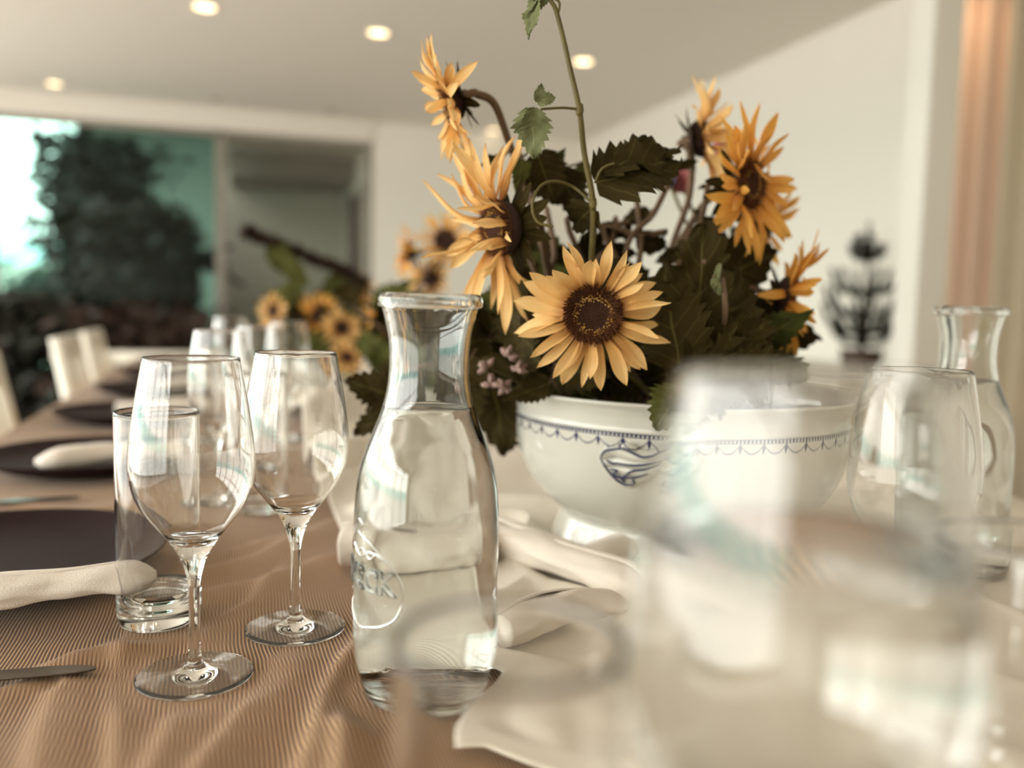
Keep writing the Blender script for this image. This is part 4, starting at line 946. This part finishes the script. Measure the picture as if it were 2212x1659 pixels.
# ---- distant bouquets
def far_bouquet(xy, heads, leaves, tagw, grp, seed):
    random.seed(seed)
    for i, (px, py, D, n, R, lb) in enumerate(heads):
        rt = (xy[0]+random.uniform(-.04, .04), xy[1]+random.uniform(-.04, .04), RZ+.07); c = Vector(at(px, py, D)); n = Vector(n)
        sunflower(lb, c, n, R, R*.36, [c-n.normalized()*.05+Vector((0, 0, .0)), (c+Vector(rt))/2+Vector((0, 0, .03)), rt], seed+i, PET2 if i % 2 else PET, cup=.2, wild=.45, npet=18, group=grp, det=0, stemr=.004)
    for i in range(leaves):
        rt = (xy[0]+random.uniform(-.04, .04), xy[1]+random.uniform(-.04, .04), RZ+.07); t = thing('leafy_branch', 'blurred leafy stem in the '+tagw, 'foliage', rt, 0, 'leafy stems in the '+tagw); org = Vector(rt)
        tip = org+Vector((random.gauss(0, .07), random.gauss(0, .05), random.uniform(.05, .20))); MB().tube([Vector((0, 0, 0)), (tip-org)*.6+Vector((.01, 0, .01)), tip-org], .003, 6).build('stem', M_stemb, t)
        for k in range(6):
            s = random.uniform(.3, 1); b = org+(tip-org)*s; d = Vector((random.gauss(0, 1), random.gauss(0, .7), random.gauss(0, .6))).normalized()
            leaf(t, b, b+d*random.uniform(.07, .11), random.choice('ddm'), random.choice((0, 1)), .95, org=org, roll=random.gauss(0, .5))
g2 = 'blurred sunflowers of the second bouquet'; g3 = 'blurred sunflowers of the furthest bouquet'
far_bouquet(BOWL2, [(962, 520, 1.5, (.1, -1, .3), .055, 'blurred sunflower left behind the ragged one, upper right of its bouquet'), (880, 545, 1.5, (-.9, -.3, .1), .05, 'blurred sunflower facing left, just above the carafe rim'),
                    (930, 600, 1.55, (-.3, -1, -.3), .045, 'blurred sunflower low behind the left side of the ragged one'), (835, 690, 1.6, (-.5, -1, 0), .05, 'blurred sunflower directly left of the carafe neck')], 9, 'second bouquet behind the carafe', g2, 100)
far_bouquet(BOWL3, [(592, 672, 2.2, (-.6, -1, .1), .055, 'blurred sunflower leftmost in the furthest bouquet'), (690, 682, 2.2, (-.3, -1, .1), .065, 'blurred sunflower in the middle of the furthest bouquet'), (738, 708, 2.15, (.2, -1, -.2), .055, 'blurred sunflower right of the middle in the furthest bouquet'),
                    (772, 625, 2.3, (.6, -1, .2), .05, 'blurred orange sunflower at the top of the furthest bouquet'), (750, 770, 2.1, (0, -1, -.5), .05, 'blurred sunflower lowest in the furthest bouquet')], 14, 'furthest bouquet', g3, 200)
rt = (BOWL3[0]+.03, BOWL3[1], RZ+.07)
t = thing('seed_head', 'dark nodding seed head reaching left over the furthest bouquet', 'flower', rt); org = Vector(rt)
P = bez([rt, at(800, 640, 2.2), at(740, 585, 2.15), at(640, 545, 2.1), at(530, 500, 2.05)], 8); MB().tube([p-org for p in P], [.005]*(len(P)), 8).build('stem', M_stemb, t)
mb = MB(); random.seed(5); tail = [p-org for p in P[-22:]]
for k in range(900):
    i = random.random()*(len(tail)-1.01); j = int(i); p = tail[j].lerp(tail[j+1], i-j); v = Vector((random.gauss(0, 1), random.gauss(0, 1), random.gauss(0, 1))).normalized(); q = p+v*random.uniform(.016, .032); s = v.orthogonal().normalized()*.006
    mb.add([p-s, p+s, q], [(0, 1, 2)])
o = mb.build('bristles', M_leafbg3, t); o['kind'] = 'stuff'
leaf(t, at(590, 530, 2.07), at(625, 600, 2.07), 'm', 0, 1, org=org); leaf(t, at(610, 560, 2.07), at(668, 618, 2.07), 'm', 0, .8, org=org)
t = thing('leafy_branch', 'bright green upright leaf on top of the furthest bouquet', 'foliage', rt); org = Vector(rt); tp = Vector(at(735, 640, 2.2))
MB().tube([Vector((0, 0, 0)), (tp-org)*.5+Vector((.01, 0, 0)), tp-org], .004, 6).build('stem', M_stemg, t)
leaf(t, tp, at(745, 570, 2.2), 'm', 1, 1.1, org=org); leaf(t, tp, at(700, 600, 2.2), 'm', 1, .9, org=org)
